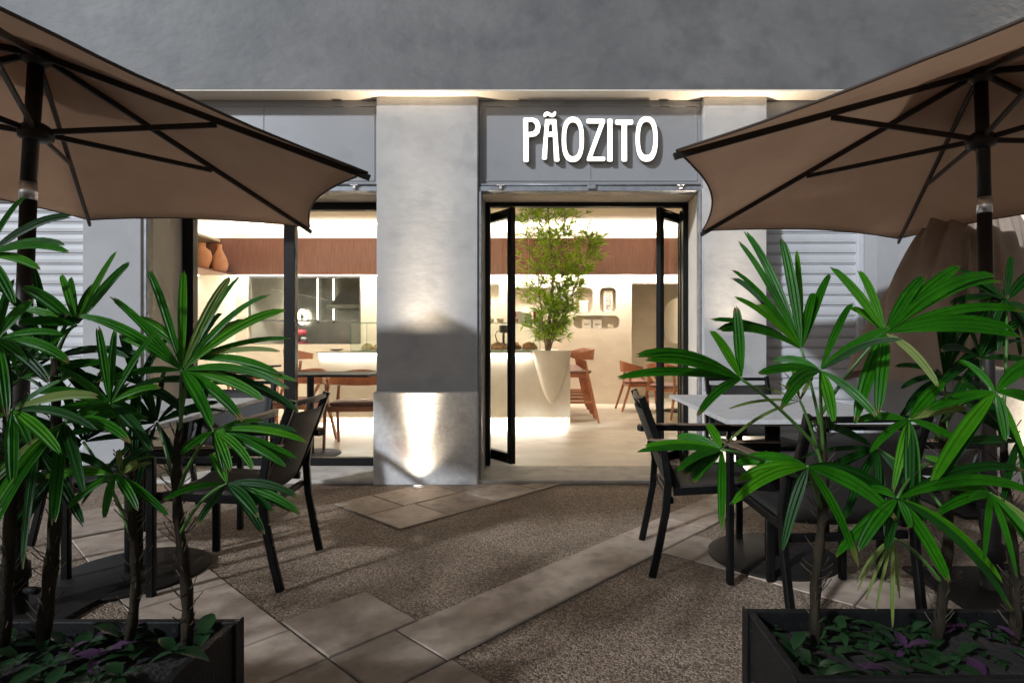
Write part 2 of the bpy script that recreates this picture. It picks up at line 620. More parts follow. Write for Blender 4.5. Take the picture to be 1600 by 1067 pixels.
def pillar(x0, x1, name='pillar', plinth=True, yf=4.37):
    MB().box(x0, x1, yf, 4.97, 0, TOP - 0.012, 0.006).build(name, 'pillar_plaster', bld)
    if plinth:
        MB().box(x0 - 0.008, x1 + 0.006, yf - 0.058, yf - 0.001, 0, 0.70, 0.008).build('plinth', 'plinth_render', bld)


pillar(-1.33, -0.56)
pillar(1.153, 1.634)
pillar(3.05, 3.9, yf=4.33)
MB().box(-3.56, -3.115, 4.37, 4.97, 0, TOP - 0.012, 0.005).build('pillar', 'grey_wall', bld)
# beige linings of the openings
MB().box(1.147, 1.1525, 4.385, 4.83, 0.031, 2.245).build('reveal_lining', 'reveal_beige', bld)
MB().box(-3.1145, -3.109, 4.385, 4.83, 0.031, 2.245).build('reveal_lining', 'reveal_beige', bld)
for (x0, x1) in ((-3.113, -1.331), (-0.559, 1.152)):
    MB().box(x0, x1, 4.50, 4.98, 2.25, TOP - 0.002).build('lintel', 'reveal_beige', bld)
    # fascia panel with trim
    p = MB().box(x0 + 0.002, x1 - 0.002, 4.44, 4.498, 2.28, TOP - 0.003).build('fascia_panel', 'panel_grey', bld)
    t = MB()
    for (a, b, c, d) in ((x0 + 0.03, x1 - 0.03, 2.31, 2.322), (x0 + 0.03, x1 - 0.03, 2.885, 2.897), (x0 + 0.03, x0 + 0.042, 2.3222, 2.8848), (x1 - 0.042, x1 - 0.03, 2.3222, 2.8848)):
        t.box(a, b, 4.434, 4.4398, c, d, 0.002)
    t.build('panel_trim', 'panel_grey', p)
    MB().box((x0 + x1) / 2 - 0.003, (x0 + x1) / 2 + 0.003, 4.436, 4.4399, 2.3225, 2.8845).build('panel_seam', 'panel_grey', p)
    # awning track under the panel
    tr = MB().box(x0 + 0.003, x1 - 0.003, 4.395, 4.497, 2.222, 2.262, 0.004).build('awning_track', 'track_grey', bld)
    MB().tube([(x0 + 0.01, 4.405, 2.274), (x1 - 0.01, 4.405, 2.274)], 0.008, 8).build('awning_rod', 'track_grey', tr)
    for bx in (x0 + 0.17, x1 - 0.17):
        MB().box(bx - 0.03, bx + 0.03, 4.372, 4.3945, 2.262, 2.270, 0.002).box(bx - 0.012, bx + 0.012, 4.372, 4.3945, 2.238, 2.2615, 0.003).build('bracket', 'aluminium', tr)
    cx = (x0 + x1) / 2 + 0.01
    MB().box(cx - 0.035, cx + 0.035, 4.376, 4.3945, 2.232, 2.282, 0.008).build('motor_box', 'track_grey', tr)
# slim grey frame on both sides of the door and left window
for (x0, x1) in ((-0.559, -0.535), (1.122, 1.146), (-3.108, -3.085)):
    MB().box(x0, x1, 4.385, 4.46, 0.031, 2.221, 0.003).build('jamb_frame', 'track_grey', bld)
# walls round the shutters and behind everything
MB().box(2.475, 3.049, 4.38, 4.97, 0, TOP - 0.012).build('wall', 'grey_wall', bld)
MB().box(3.901, 9, 4.5, 4.97, 0, TOP - 0.012).build('wall', 'grey_wall', bld)
MB().box(-9, -3.561, 4.75, 4.97, 0, TOP - 0.012).build('wall', 'grey_wall', bld)
MB().box(1.635, 2.474, 4.75, 4.97, 0, TOP - 0.012).build('wall', 'grey_wall', bld)
for (x0, x1) in ((-8.9, -3.561), (1.635, 2.474)):
    MB().box(x0, x1, 4.45, 4.749, 2.27, TOP - 0.002).build('fascia_panel', 'panel_grey', bld)
    sh = MB().box(x0, x0 + 0.05, 4.56, 4.66, 0, 2.269, 0.004).box(x1 - 0.05, x1, 4.56, 4.66, 0, 2.269, 0.004).build('roller_shutter', 'shutter_grey', bld)
    pitch = 0.083
    z = 0.03
    prof = [(4.600, 0.0), (4.600, 0.010), (4.590, 0.014), (4.588, 0.040), (4.590, 0.068), (4.600, 0.072), (4.604, 0.080), (4.618, 0.080), (4.618, 0.0)]
    sm = None
    while z < 2.25:
        if sm is None:
            s = MB()
            n = len(prof)
            vs = [(x0 + 0.045, y, q) for y, q in prof] + [(x1 - 0.045, y, q) for y, q in prof]
            s.add(vs, [(i, (i + 1) % n, (i + 1) % n + n, i + n) for i in range(n)])
            o = s.build('slat', 'shutter_grey', sh)
            sm = o.data
        else:
            o = bpy.data.objects.new('slat', sm)
            COL.objects.link(o)
            o.parent = sh
        o.location.z = z
        z += pitch

# shop window on the left
FY = 4.85
wf = MB()
wf.box(-3.108, -3.02, FY, FY + 0.07, 0.031, 2.249, 0.003)
wf.box(-2.258, -2.165, FY, FY + 0.07, 0.0975, 2.1845, 0.003)
wf.box(-1.42, -1.333, FY, FY + 0.07, 0.031, 2.249, 0.003)
wf.box(-3.019, -1.421, FY, FY + 0.07, 2.185, 2.249, 0.003)
wf.box(-3.019, -1.421, FY, FY + 0.07, 0.031, 0.097, 0.003)
win = wf.build('shop_window', 'black_metal', bld)
for (a, b) in ((-3.02, -2.258), (-2.165, -1.42)):
    MB().box(a + 0.0005, b - 0.0005, FY + 0.03, FY + 0.036, 0.0975, 2.1845).build('glass_pane', 'glass', win)

# door frame and folding leaves
df = MB()
df.box(-0.558, -0.52, FY, FY + 0.07, 0.031, 2.249, 0.003)
df.box(1.108, 1.1465, FY, FY + 0.07, 0.031, 2.249, 0.003)
df.box(-0.519, 1.107, FY, FY + 0.07, 2.215, 2.249, 0.003)
df.build('door_frame', 'black_metal', bld)


def leaf(p, q, z0=0.04, z1=2.212):
    """one glazed leaf from plan point p to q"""
    p, q = Vector((*p, 0)), Vector((*q, 0))
    d = (q - p)
    L = d.length
    d.normalize()
    n = Vector((-d.y, d.x, 0))
    T = 0.042

    def bx(mb, s0, s1, a, b, t=T):
        vs = []
        for zz in (a, b):
            for s, k in ((s0, -t / 2), (s1, -t / 2), (s1, t / 2), (s0, t / 2)):
                c = p + d * s + n * k
                vs.append((c.x, c.y, zz))
        mb.add(vs, [(0, 3, 2, 1), (4, 5, 6, 7), (0, 1, 5, 4), (1, 2, 6, 5), (2, 3, 7, 6), (3, 0, 4, 7)])
    m = MB()
    bx(m, 0, 0.06, z0, z1)
    bx(m, L - 0.06, L, z0, z1)
    bx(m, 0.0605, L - 0.0605, z0, z0 + 0.085)
    bx(m, 0.0605, L - 0.0605, z1 - 0.075, z1)
    o = m.build('folding_door', 'black_metal', bld)
    g = MB()
    bx(g, 0.061, L - 0.061, z0 + 0.086, z1 - 0.076, 0.006)
    g.build('glass_pane', 'glass', o)
    return o


leaf((-0.548, 4.985), (-0.60, 5.33))
leaf((-0.625, 5.25), (-0.325, 4.885))
leaf((1.135, 5.0), (1.19, 5.35))
leaf((1.215, 5.26), (0.905, 4.885))

# in-ground uplights at the pillars
UPL = [(-0.985, 4.235, 'round in-ground uplight glowing at the foot of the central pillar', 1300),
       (1.39, 4.235, 'in-ground uplight at the foot of the pillar right of the door', 1100),
       (3.62, 4.05, 'in-ground uplight before the far right pillar behind the palms', 3200)]
for (x, y, lb, pw) in UPL:
    t = thing('ground_uplight', lb, 'uplight', (x, y, 0), 0, 'uplights set in the pavement')
    MB().lathe([(0.036, 0.001), (0.052, 0.001), (0.052, 0.012), (0.049, 0.015), (0.038, 0.015), (0.036, 0.011)], (x, y, 0), 28).build('ring', 'aluminium', t)
    MB().lathe([(0.0355, 0.002), (0.0355, 0.009), (0.0, 0.010)], (x, y, 0), 24).build('lens', 'lamp_lens', t)
    ld = bpy.data.lights.new('uplight_beam', 'SPOT')
    ld.energy = pw
    ld.color = (1.0, 0.83, 0.62)
    ld.spot_size = R(130)
    ld.spot_blend = 0.6
    ld.shadow_soft_size = 0.014
    # beam profile of the reflector: a narrow core and a weak wide halo
    ld.use_nodes = True
    ln, ll = ld.node_tree.nodes, ld.node_tree.links
    em = ln['Emission']
    tcn = ln.new('ShaderNodeTexCoord')
    sx = ln.new('ShaderNodeSeparateXYZ')
    ll.new(tcn.outputs['Normal'], sx.inputs[0])
    ab = ln.new('ShaderNodeMath')
    ab.operation = 'ABSOLUTE'
    ll.new(sx.outputs['Z'], ab.inputs[0])
    terms = []
    for pwr, amp in ((85, 1.0), (6, 0.022)):
        a1 = ln.new('ShaderNodeMath')
        a1.operation = 'POWER'
        a1.inputs[1].default_value = pwr
        ll.new(ab.outputs[0], a1.inputs[0])
        a2 = ln.new('ShaderNodeMath')
        a2.operation = 'MULTIPLY'
        a2.inputs[1].default_value = amp
        ll.new(a1.outputs[0], a2.inputs[0])
        terms.append(a2)
    sm_ = ln.new('ShaderNodeMath')
    sm_.operation = 'ADD'
    ll.new(terms[0].outputs[0], sm_.inputs[0])
    ll.new(terms[1].outputs[0], sm_.inputs[1])
    ll.new(sm_.outputs[0], em.inputs['Strength'])
    o = bpy.data.objects.new('uplight_beam', ld)
    COL.objects.link(o)
    o.parent = t
    o.location = (0, 0, 0.02)
    o.rotation_euler = Vector((0, 0.05 if x < 3 else 0.075, 1)).to_track_quat('-Z', 'Y').to_euler()

# ------------------------------------------------------------------ the sign
PO = [
    ('P', [(112, 168), (122, 158), (215, 160), (255, 175), (278, 210), (284, 250), (272, 305), (238, 338), (166, 350), (166, 588), (156, 597), (125, 597), (115, 588)],
     [(160, 195), (205, 195), (228, 215), (236, 250), (228, 280), (205, 298), (160, 303)]),
    ('A', [(332, 180), (340, 172), (435, 172), (443, 180), (473, 583), (465, 592), (430, 592), (421, 584), (410, 345), (358, 345), (348, 564), (340, 573), (308, 573), (300, 564)],
     [(372, 220), (400, 220), (407, 298), (362, 300)]),
    ('tilde', [(316, 140), (318, 117), (332, 103), (352, 97), (372, 104), (392, 116), (406, 114), (416, 104), (424, 94), (436, 95), (441, 106), (436, 128), (420, 146), (400, 151), (380, 144), (362, 133), (348, 133), (338, 146), (324, 150)], None),
    ('O', (608, 373, 110, 224), (609, 372, 69, 172)),
    ('Z', [(744, 180), (752, 170), (920, 170), (929, 180), (927, 205), (800, 548), (924, 549), (931, 558), (929, 580), (920, 588), (757, 588), (748, 578), (751, 560), (878, 212), (752, 212), (744, 204)], None),
    ('I', [(955, 178), (963, 170), (995, 170), (1002, 178), (1004, 584), (996, 592), (962, 592), (954, 584)], None),
    ('T', [(1033, 187), (1042, 177), (1200, 177), (1209, 187), (1209, 215), (1200, 225), (1148, 228), (1149, 584), (1140, 592), (1106, 592), (1097, 584), (1097, 228), (1042, 225), (1033, 215)], None),
    ('O', (1346, 369, 109, 224), (1345, 363, 68, 168)),
]


def oval(c, n=40):
    cx, cy, rx, ry = c
    out = []
    for i in range(n):
        a = 2 * math.pi * i / n
        ca, sa = math.cos(a), math.sin(a)
        e = 2 / 2.5
        out.append((cx + rx * math.copysign(abs(ca) ** e, ca), cy + ry * math.copysign(abs(sa) ** e, sa)))
    return out


GL = []
for nm, outer, hole in PO:
    if nm == 'O':
        outer, hole = oval(outer), oval(hole)
    GL.append((nm, outer, [hole] if hole else []))

sign = thing('shop_sign', 'glowing white letters reading PÃOZITO above the open doorway', 'sign', (0.28, 4.44, 2.3))
SY = 4.388
KS = SY / F / 6.4


def sgn(a, b, y):
    return Vector(((800 + a / 6.4 - PX) / F * SY, y, EYE - (160 + b / 6.4 - PY) / F * SY))


for nm, outer, holes in GL:
    body = MB().plate(outer, holes, SY + 0.002, SY + 0.036, sgn).build('letter' if nm != 'tilde' else 'tilde_mark', 'sign_return', sign)
    MB().plate(outer, holes, SY - 0.004, SY + 0.0015, sgn).build('lit_face', 'sign_face', body)
    # stand-off pins to the panel
    c = Vector((sum(p[0] for p in outer) / len(outer), sum(p[1] for p in outer) / len(outer)))
    px, pz = outer[len(outer) // 2]
    q = sgn(c.x * 0.15 + px * 0.85, c.y * 0.06 + pz * 0.94, SY + 0.036)
    MB().tube([q + Vector((0, -0.01, 0.015)), Vector((q.x, 4.4405, q.z + 0.015))], 0.005, 6).build('pin', 'sign_return', body)

# ------------------------------------------------------------------ the shop interior
FZ = 0.03
XL, XR, YB, CEIL = -5.35, 2.95, 9.75, 2.87
struct(MB().box(-3.10, 1.14, 4.35, 4.8495, 0.0, 0.0295, 0.006).build('threshold', 'threshold'))
struct(MB().box(XL, XR, 4.8505, 12.5, -0.05, FZ).build('shop_floor', 'shop_floor'))
struct(MB().box(XL - 0.2, XR + 0.2, 4.99, 12.5, CEIL, CEIL + 0.07).build('shop_ceiling', 'shop_ceiling'))
struct(MB().box(XL - 0.15, XL, 4.98, 12.5, FZ + 0.001, CEIL - 0.001).build('wall_left', 'shop_plaster'))
struct(MB().box(XR, XR + 0.15, 4.98, 12.5, FZ + 0.001, CEIL - 0.001).build('wall_right', 'shop_plaster'))
# inner faces of the street wall
struct(MB().box(XL + 0.001, -3.12, 4.975, 5.02, FZ + 0.001, CEIL - 0.001).box(1.16, XR - 0.001, 4.975, 5.02, FZ + 0.001, CEIL - 0.001).box(-3.119, 1.159, 4.985, 5.02, 2.2495, CEIL - 0.001).build('wall_front', 'shop_plaster'))


def rrect(x0, x1, z0, z1, r, n=6):
    out = []
    for (cx, cz, a0) in ((x1 - r, z1 - r, 0), (x0 + r, z1 - r, 90), (x0 + r, z0 + r, 180), (x1 - r, z0 + r, 270)):
        for i in range(n + 1):
            a = R(a0 + 90 * i / n)
            out.append((cx + r * math.cos(a), cz + r * math.sin(a)))
    return out


KX0, KX1, KZ0, KZ1 = -5.155, -3.23, 1.04, 2.20
holes = [rrect(0.81, 1.095, 1.58, 2.0, 0.09), rrect(0.37, 1.15, 1.31, 1.525, 0.09), rrect(0.40, 0.70, 1.58, 2.0, 0.09),
         rrect(-0.65, -0.02, 1.05, 2.0, 0.03), rrect(-1.5, -0.89, 0.9, 2.06, 0.01), rrect(KX0, KX1, KZ0, KZ1, 0.01)]
struct(MB().plate([(XL + 0.002, FZ + 0.002), (1.354, FZ + 0.002), (1.354, CEIL - 0.002), (XL + 0.002, CEIL - 0.002)], holes, YB, YB + 0.14).build('wall_back', 'shop_plaster'))
struct(MB().box(-1.7, 1.34, YB + 0.1405, YB + 0.25, 0.6, 2.3).build('niche_back', 'shop_plaster'))
struct(MB().box(1.3545, XR - 0.002, YB, YB + 0.2, 2.07, CEIL - 0.002).build('wall_over_passage', 'shop_plaster'))
struct(MB().box(1.2, XR - 0.002, 11.3, 11.4, FZ + 0.002, CEIL - 0.002).box(1.254, 1.354, YB + 0.251, 11.299, FZ + 0.002, CEIL - 0.002).build('passage_wall', 'shop_plaster'))
# kitchen behind the hatch
struct(MB().box(KX0 - 0.1, 0.9, 11.6, 11.7, FZ + 0.002, CEIL - 0.002).build('kitchen_wall', 'steel'))

# left shelf with vases, under it light washes the wall
shf = thing('wall_shelf', 'long dark wooden shelf on the left wall holding two clay vases', 'shelf', (-5.1, 7.5, 2.1))
MB().box(XL + 0.002, -4.80, 6.0, 8.69, 2.085, 2.112, 0.003).build('board', 'fascia_wood', shf)
MB().box(XL + 0.02, XL + 0.05, 6.0, 8.66, 2.068, 2.0845).build('light_strip', 'led', shf)
area('shelf_glow', shf, (XL + 0.12, 7.4, 2.06), 0.05, 2.5, (-0.2, 0, -1), 22)
MB().box(XL + 0.002, -5.0, 6.0, 8.69, 2.58, 2.62, 0.003).build('upper_board', 'shop_plaster', shf)
for (x, y, lb, pr) in ((-4.99, 8.22, 'stout peach clay vase with a wide neck on the left shelf', [(0.05, 0), (0.085, 0.03), (0.125, 0.14), (0.128, 0.20), (0.105, 0.27), (0.05, 0.31), (0.046, 0.36), (0.052, 0.375), (0.04, 0.375), (0.036, 0.33)]),
                       (-4.90, 8.50, 'slimmer clay vase with narrow neck and teardrop body on the shelf', [(0.06, 0), (0.10, 0.03), (0.115, 0.11), (0.095, 0.20), (0.055, 0.28), (0.032, 0.33), (0.030, 0.39), (0.037, 0.40), (0.026, 0.40), (0.022, 0.36)])):
    tag(MB().lathe(pr, (x, y, 2.1125), 28).build('clay_vase', 'terracotta'), lb, 'vase', 'clay vases on the shelf')

# wooden band with hidden light above and below
fas = thing('wood_band', 'long reddish wooden band hung below the ceiling between two strips of light', 'fascia', (-1.2, 8.7, 2.1))
edges = [-5.34, -4.75, -2.42, -0.35, 1.55, 2.94]
for a, b in zip(edges[:-1], edges[1:]):
    MB().box(a + 0.002, b - 0.002, 8.70, 8.725, 2.095, 2.646, 0.002).build('wood_panel', 'fascia_wood', fas)
MB().box(XL + 0.005, XR - 0.005, 8.726, 8.78, 2.10, 2.64).build('carrier', 'shop_plaster', fas)
MB().box(XL + 0.01, XR - 0.01, 8.785, 8.82, 2.60, 2.625).build('upper_light_strip', 'led', fas)
area('upper_glow', fas, (-1.2, 8.88, 2.62), 8.1, 0.06, (0, 0.35, 1), 240)
MB().box(XL + 0.01, XR - 0.01, 9.66, 9.70, 2.30, 2.32).build('lower_light_strip', 'led', fas)
area('lower_glow', fas, (-1.2, 9.62, 2.29), 8.1, 0.05, (0, 0.25, -1), 150)
# added fill light in a cove above the street wall, out of sight
fc = thing('added_fill_cove', 'unseen cove with a light strip added above the shop doorway to fill the room with light', 'added cove', (-1.2, 5.2, 2.6))
MB().box(XL + 0.01, XR - 0.01, 5.25, 5.28, 2.50, 2.66).build('cove_board', 'shop_plaster', fc)
MB().box(XL + 0.01, XR - 0.01, 5.021, 5.249, 2.50, 2.515).build('cove_shelf', 'shop_plaster', fc)
MB().box(XL + 0.02, XR - 0.02, 5.12, 5.16, 2.516, 2.53).build('light_strip', 'led', fc)
area('added_fill_glow', fc, (-1.2, 5.14, 2.55), 8.0, 0.08, (0, 0.5, 1), 760)

# ------------------------------------------------------------------ counter with planter
cnt = thing('bar_counter', 'pale plaster bar counter with a carved cone and glowing strips under its top and base', 'counter', (-1.35, 7.5, FZ))
MB().box(-2.94, 0.234, 7.26, 7.36, 0.118, 0.915, 0.004).box(-0.15, -0.05, 7.50, 9.2, FZ, 0.915, 0.004).build('front_panel', 'counter_plaster', cnt)
MB().box(0.222, 0.234, 7.262, 7.40, FZ, 0.1175).build('end_panel', 'counter_plaster', cnt)
MB().box(-2.90, 0.20, 7.44, 7.48, FZ, 0.117).build('toe_kick', 'counter_plaster', cnt)
MB().box(-2.96, -0.262, 7.225, 7.86, 0.932, 0.957, 0.004).box(-0.261, 0.10, 7.362, 9.22, 0.932, 0.957, 0.004).box(0.1005, 0.236, 7.262, 7.361, 0.916, 0.957, 0.004).build('counter_top', 'counter_plaster', cnt)
MB().box(-2.94, -0.27, 7.2605, 7.34, 0.9155, 0.9315).build('top_light_strip', 'led', cnt)
area('top_glow', cnt, (-1.6, 7.242, 0.928), 2.66, 0.02, (0, 0.15, -1), 16)
MB().box(-2.92, 0.21, 7.425, 7.4395, 0.085, 0.105).build('base_light_strip', 'led', cnt)
area('base_glow', cnt, (-1.36, 7.39, 0.112), 3.1, 0.06, (0, -0.35, -1), 50)
# carved cone
pc = MB()
n, k = 22, 26
vs, fs = [], []
zt, zb = 0.965, 0.27
for i in range(n + 1):
    s = i / n
    z = zb + (zt - zb) * s
    r = 0.25 * (s ** 0.62)
    for j in range(k + 1):
        a = math.pi + math.pi * j / k
        vs.append((0.0 + r * math.cos(a), 7.275 + 0.62 * r * math.sin(a), z))
for i in range(n):
    for j in range(k):
        a = i * (k + 1) + j
        fs.append((a, a + 1, a + k + 2, a + k + 1))
pc.add(vs, fs, True)
pc.build('carved_cone', 'counter_plaster', cnt)
MB().lathe([(0.249, 0.955), (0.252, 0.966), (0.24, 0.968), (0.225, 0.958), (0.0, 0.955)], (0, 7.275, 0), 40, sy=0.62).build('planter_rim', 'counter_plaster', cnt)

dc = thing('display_case', 'long glass pastry case standing on the counter', 'display case', (-1.35, 7.5, 0.958))
gx0, gx1, gy0, gy1, gz0, gz1 = -2.55, -0.15, 7.32, 7.78, 0.96, 1.315
MB().box(gx0, gx1, gy0, gy1, 0.958, 0.972, 0.002).build('base_tray', 'white_card', dc)
for (a, b, c, d, e, f) in ((gx0, gx1, gy0, gy0 + 0.006, 0.9725, gz1), (gx0, gx0 + 0.006, gy0 + 0.0065, gy1, 0.9725, gz1), (gx1 - 0.006, gx1, gy0 + 0.0065, gy1, 0.9725, gz1), (gx0, gx1, gy0, gy1, gz1 + 0.0005, gz1 + 0.008)):
    MB().box(a, b, c, d, e, f).build('glass_pane', 'glass_green', dc)
for (x, z0, z1) in ((gx0 - 0.003, 0.9725, gz1), (gx1 + 0.0, 0.9725, gz1), (-2.35, 0.9725, gz1)):
    MB().box(x, x + 0.004, gy0 - 0.004, gy0 - 0.0005, z0, z1).build('glass_edge', 'glass_edge', dc)
MB().box(gx0, gx1, gy0 - 0.004, gy0 - 0.0005, gz1 + 0.001, gz1 + 0.007).build('glass_edge', 'glass_edge', dc)
MB().box(gx0, gx1, gy0 - 0.0045, gy0 - 0.0005, 0.960, 0.968).build('glass_edge', 'glass_edge', dc)


def blob(name, c, rx, ry, rz, m, label, cat, group, seed=0, ridges=0):
    bm = bmesh.new()
    bmesh.ops.create_icosphere(bm, subdivisions=3, radius=1)
    for q in bm.verts:
        d = 1 + 0.12 * noise.noise(q.co * 2.2 + Vector((seed, 0, 0)))
        if ridges:
            d += 0.09 * math.sin(q.co.x * ridges)
        q.co = Vector((q.co.x * rx * d, q.co.y * ry * d, max(q.co.z, -0.35) * rz * d))
    mn = min(q.co.z for q in bm.verts)
    for q in bm.verts:
        q.co.z -= mn
    me = bpy.data.meshes.new(name)
    bm.to_mesh(me)
    bm.free()
    for p in me.polygons:
        p.use_smooth = True
    me.materials.append(MATS[m])
    o = bpy.data.objects.new(name, me)
    COL.objects.link(o)
    o.location = c
    return tag(o, label, cat, group)


for i, (x, pos) in enumerate(((-0.70, 'leftmost'), (-0.50, 'middle'), (-0.29, 'rightmost'))):
    blob('croissant', (x, 7.5, 0.9725), 0.10, 0.06, 0.075, 'crust', 'brown croissant in the glass case by the planter, %s of three' % pos, 'croissant', 'croissants in the case', i * 3, 14)
for i, (x, pos) in enumerate(((-2.38, 'left'), (-2.22, 'middle'), (-2.06, 'right'))):
    blob('bread_roll', (x, 7.45, 0.9725), 0.082, 0.06, 0.062, 'dough', 'pale bread roll seen through the window in the glass case, %s one' % pos, 'bread', 'bread rolls in the case', i * 5)
for i, x in enumerate((-1.02, -0.92)):
    blob('cheese_bun', (x, 7.45, 0.9725), 0.05, 0.05, 0.035, 'dough', 'yellow bun in the case behind the left door leaf, %s of two' % ('left', 'right')[i], 'bun', 'yellow buns', i)
for i, (x, pos) in enumerate(((-0.80, 'left'), (-0.67, 'right'))):
    t = thing('sweets_tub', 'small tub of sweets on top of the case by the door leaf, %s one' % pos, 'tub', (x, 7.5, gz1 + 0.0085), 0, 'sweets tubs on the case')
    MB().lathe([(0.04, 0), (0.048, 0.045), (0.044, 0.045), (0.038, 0.02), (0, 0.02)], (x, 7.5, gz1 + 0.0085), 18).build('tub', 'dough', t)
    MB().lathe([(0.05, 0.0455), (0.05, 0.053), (0, 0.054)], (x, 7.5, gz1 + 0.0085), 18).build('lid', 'kraft', t)


def word(parent, o3, kx, m='print_black', name='printed_word', depth=0.0008):
    """the shop's name as flat print; o3(a, b, y) maps sign units"""
    mb = MB()
    for nm, outer, holes in GL:
        mb.plate(outer, holes, 0.0, depth, o3)
    return mb.build(name, m, parent)


def gift_box(x, y, z, wd, ht, label, red=False, grp='printed boxes'):
    t = thing('paper_box', label, 'box', (x, y, z), 0, grp)
    MB().box(x - wd / 2, x + wd / 2, y, y + 0.1, z, z + ht, 0.002).build('carton', 'white_card', t)
    if red:
        MB().box(x - wd / 2, x - wd * 0.18, y - 0.002, y - 0.0005, z + ht * 0.5, z + ht * 0.97).build('red_print', 'red_card', t)
        MB().box(x - wd * 0.45, x + wd * 0.1, y - 0.002, y - 0.0005, z + ht * 0.08, z + ht * 0.36).build('brown_print', 'crust', t)
    else:
        k = wd * 0.5 / 1350
        word(t, lambda a, b, q: Vector((x + (a - 780) * k, y - 0.002 + q, z + ht * 0.45 - (b - 370) * k)), k)


ztop = gz1 + 0.0085
gift_box(-0.445, 7.5, ztop, 0.105, 0.15, 'red and white carton on the case just right of the door leaf', True)
gift_box(-0.325, 7.46, ztop, 0.125, 0.13, 'white box printed with the shop name on the glass case')
gift_box(-0.185, 7.5, ztop, 0.115, 0.15, 'red and white carton beside the bamboo on the glass case', True)

# coffee grinder behind the case
t = thing('coffee_grinder', 'dark coffee grinder with curved arm seen through the glass case', 'grinder', (-0.74, 7.86, 0.958))
MB().lathe([(0.05, 1.2), (0.06, 1.24), (0.06, 1.30), (0.03, 1.31)], (-0.66, 7.9, 0), 18).build('hopper', 'steel_dark', t)
MB().box(-0.70, -0.62, 7.85, 7.95, 0.958, 1.06, 0.006).box(-0.675, -0.645, 7.88, 7.92, 1.0605, 1.1995, 0.004).build('body', 'steel_dark', t)
MB().tube([(-0.70, 7.86, 1.22), (-0.75, 7.85, 1.22), (-0.77, 7.85, 1.17), (-0.75, 7.85, 1.10), (-0.73, 7.85, 1.06)], 0.008, 8).build('arm', 'steel_dark', t)
tag(MB().lathe([(0.02, 0), (0.07, 0.012), (0.09, 0.028), (0.083, 0.028), (0.06, 0.014), (0, 0.012)], (-2.80, 7.5, 0.9575), 24).build('dark_dish', 'dark_dish'), 'small dark dish on the left end of the counter', 'dish')
t = thing('pastry_plate', 'little plate of pastries on top of the case beside the central pillar', 'plate', (-2.2, 7.5, ztop))
MB().lathe([(0.05, 0), (0.09, 0.012), (0.085, 0.014), (0, 0.006)], (-2.2, 7.5, ztop), 20).build('plate', 'white_card', t)
for i, (dx, dy) in enumerate(((-0.04, 0), (0.03, 0.02), (0.0, -0.035))):
    MB().lathe([(0.02, 0.014), (0.032, 0.028), (0.028, 0.045), (0, 0.052)], (-2.2 + dx, 7.5 + dy, ztop), 12).build('pastry', 'crust', t)

# things in the niches
t = thing('paper_bag', 'cream paper bag with the shop name printed upright in the arched niche', 'bag', (0.96, YB + 0.06, 1.581))
MB().box(0.885, 1.035, YB + 0.05, YB + 0.13, 1.581, 1.93, 0.006).build('bag_body', 'kraft', t)
MB().box(0.887, 1.033, YB + 0.052, YB + 0.128, 1.9305, 1.945, 0.003).build('folded_top', 'kraft', t)
word(t, lambda a, b, q: Vector((0.965 + (b - 370) * 0.00019, YB + 0.048 + q, 1.755 + (a - 780) * 0.00019)), 1)
t = thing('paper_bag', 'pale paper bag half hidden by the bamboo in the left arched niche', 'bag', (0.55, YB + 0.06, 1.581))
MB().box(0.47, 0.62, YB + 0.06, YB + 0.14, 1.581, 1.78, 0.006).build('bag_body', 'kraft', t)
gift_box(0.595, YB + 0.05, 1.311, 0.155, 0.15, 'left of two white printed boxes in the low niche')
gift_box(0.775, YB + 0.05, 1.311, 0.155, 0.15, 'right of two white printed boxes in the low niche')
t = thing('card_stand', 'small pale card stand at the right end of the low niche', 'stand', (1.0, YB + 0.08, 1.311))
MB().box(0.94, 1.06, YB + 0.05, YB + 0.15, 1.311, 1.36, 0.006).build('block', 'kraft', t)
MB().box(0.96, 1.04, YB + 0.09, YB + 0.11, 1.3605, 1.385, 0.003).build('card', 'white_card', t)
pts = []
for i in range(40):
    a = 2 * math.pi * i / 40
    rr = 1 + 0.10 * math.sin(2 * a + 0.6) + 0.05 * math.sin(3 * a)
    pts.append((2.44 + 0.24 * rr * math.cos(a), 1.52 + 0.48 * rr * math.sin(a)))
t = thing('wall_mirror', 'tall leaf-shaped mirror with a pale rim on the passage wall', 'mirror', (2.44, 11.29, 1.0))
MB().plate(pts, [], 11.285, 11.2985).build('glass', 'mirror', t)
rim = [Vector((a, 11.284, b)) for a, b in pts]
MB().tube(rim + [rim[0]], 0.012, 6).build('rim', 'white_card', t)

# kitchen hatch
kh = thing('kitchen_hatch', 'dark glazed kitchen hatch with steel frame in the back wall', 'hatch', (-4.2, YB, 1.04))
m = MB()
m.box(KX0 + 0.012, KX1 - 0.012, YB + 0.03, YB + 0.06, KZ1 - 0.03, KZ1 - 0.012)
m.box(KX0 + 0.012, KX1 - 0.012, YB + 0.02, YB + 0.12, 1.425, 1.455)
m.box(KX0 + 0.012, KX0 + 0.035, YB + 0.03, YB + 0.06, 1.4555, KZ1 - 0.031)
m.box(KX1 - 0.035, KX1 - 0.012, YB + 0.03, YB + 0.06, 1.4555, KZ1 - 0.031)
m.build('frame', 'steel_dark', kh)
for a, b in ((KX0 + 0.04, -4.66), (-4.65, -4.14), (-4.13, -3.66), (-3.65, KX1 - 0.04)):
    MB().box(a, b, YB + 0.042, YB + 0.048, 1.456, KZ1 - 0.032).build('glass_pane', 'glass_green', kh)
kh2 = thing('kitchen_hood', 'steel extractor hood in the kitchen behind the hatch', 'hood', (-3.7, 11.2, 1.75))
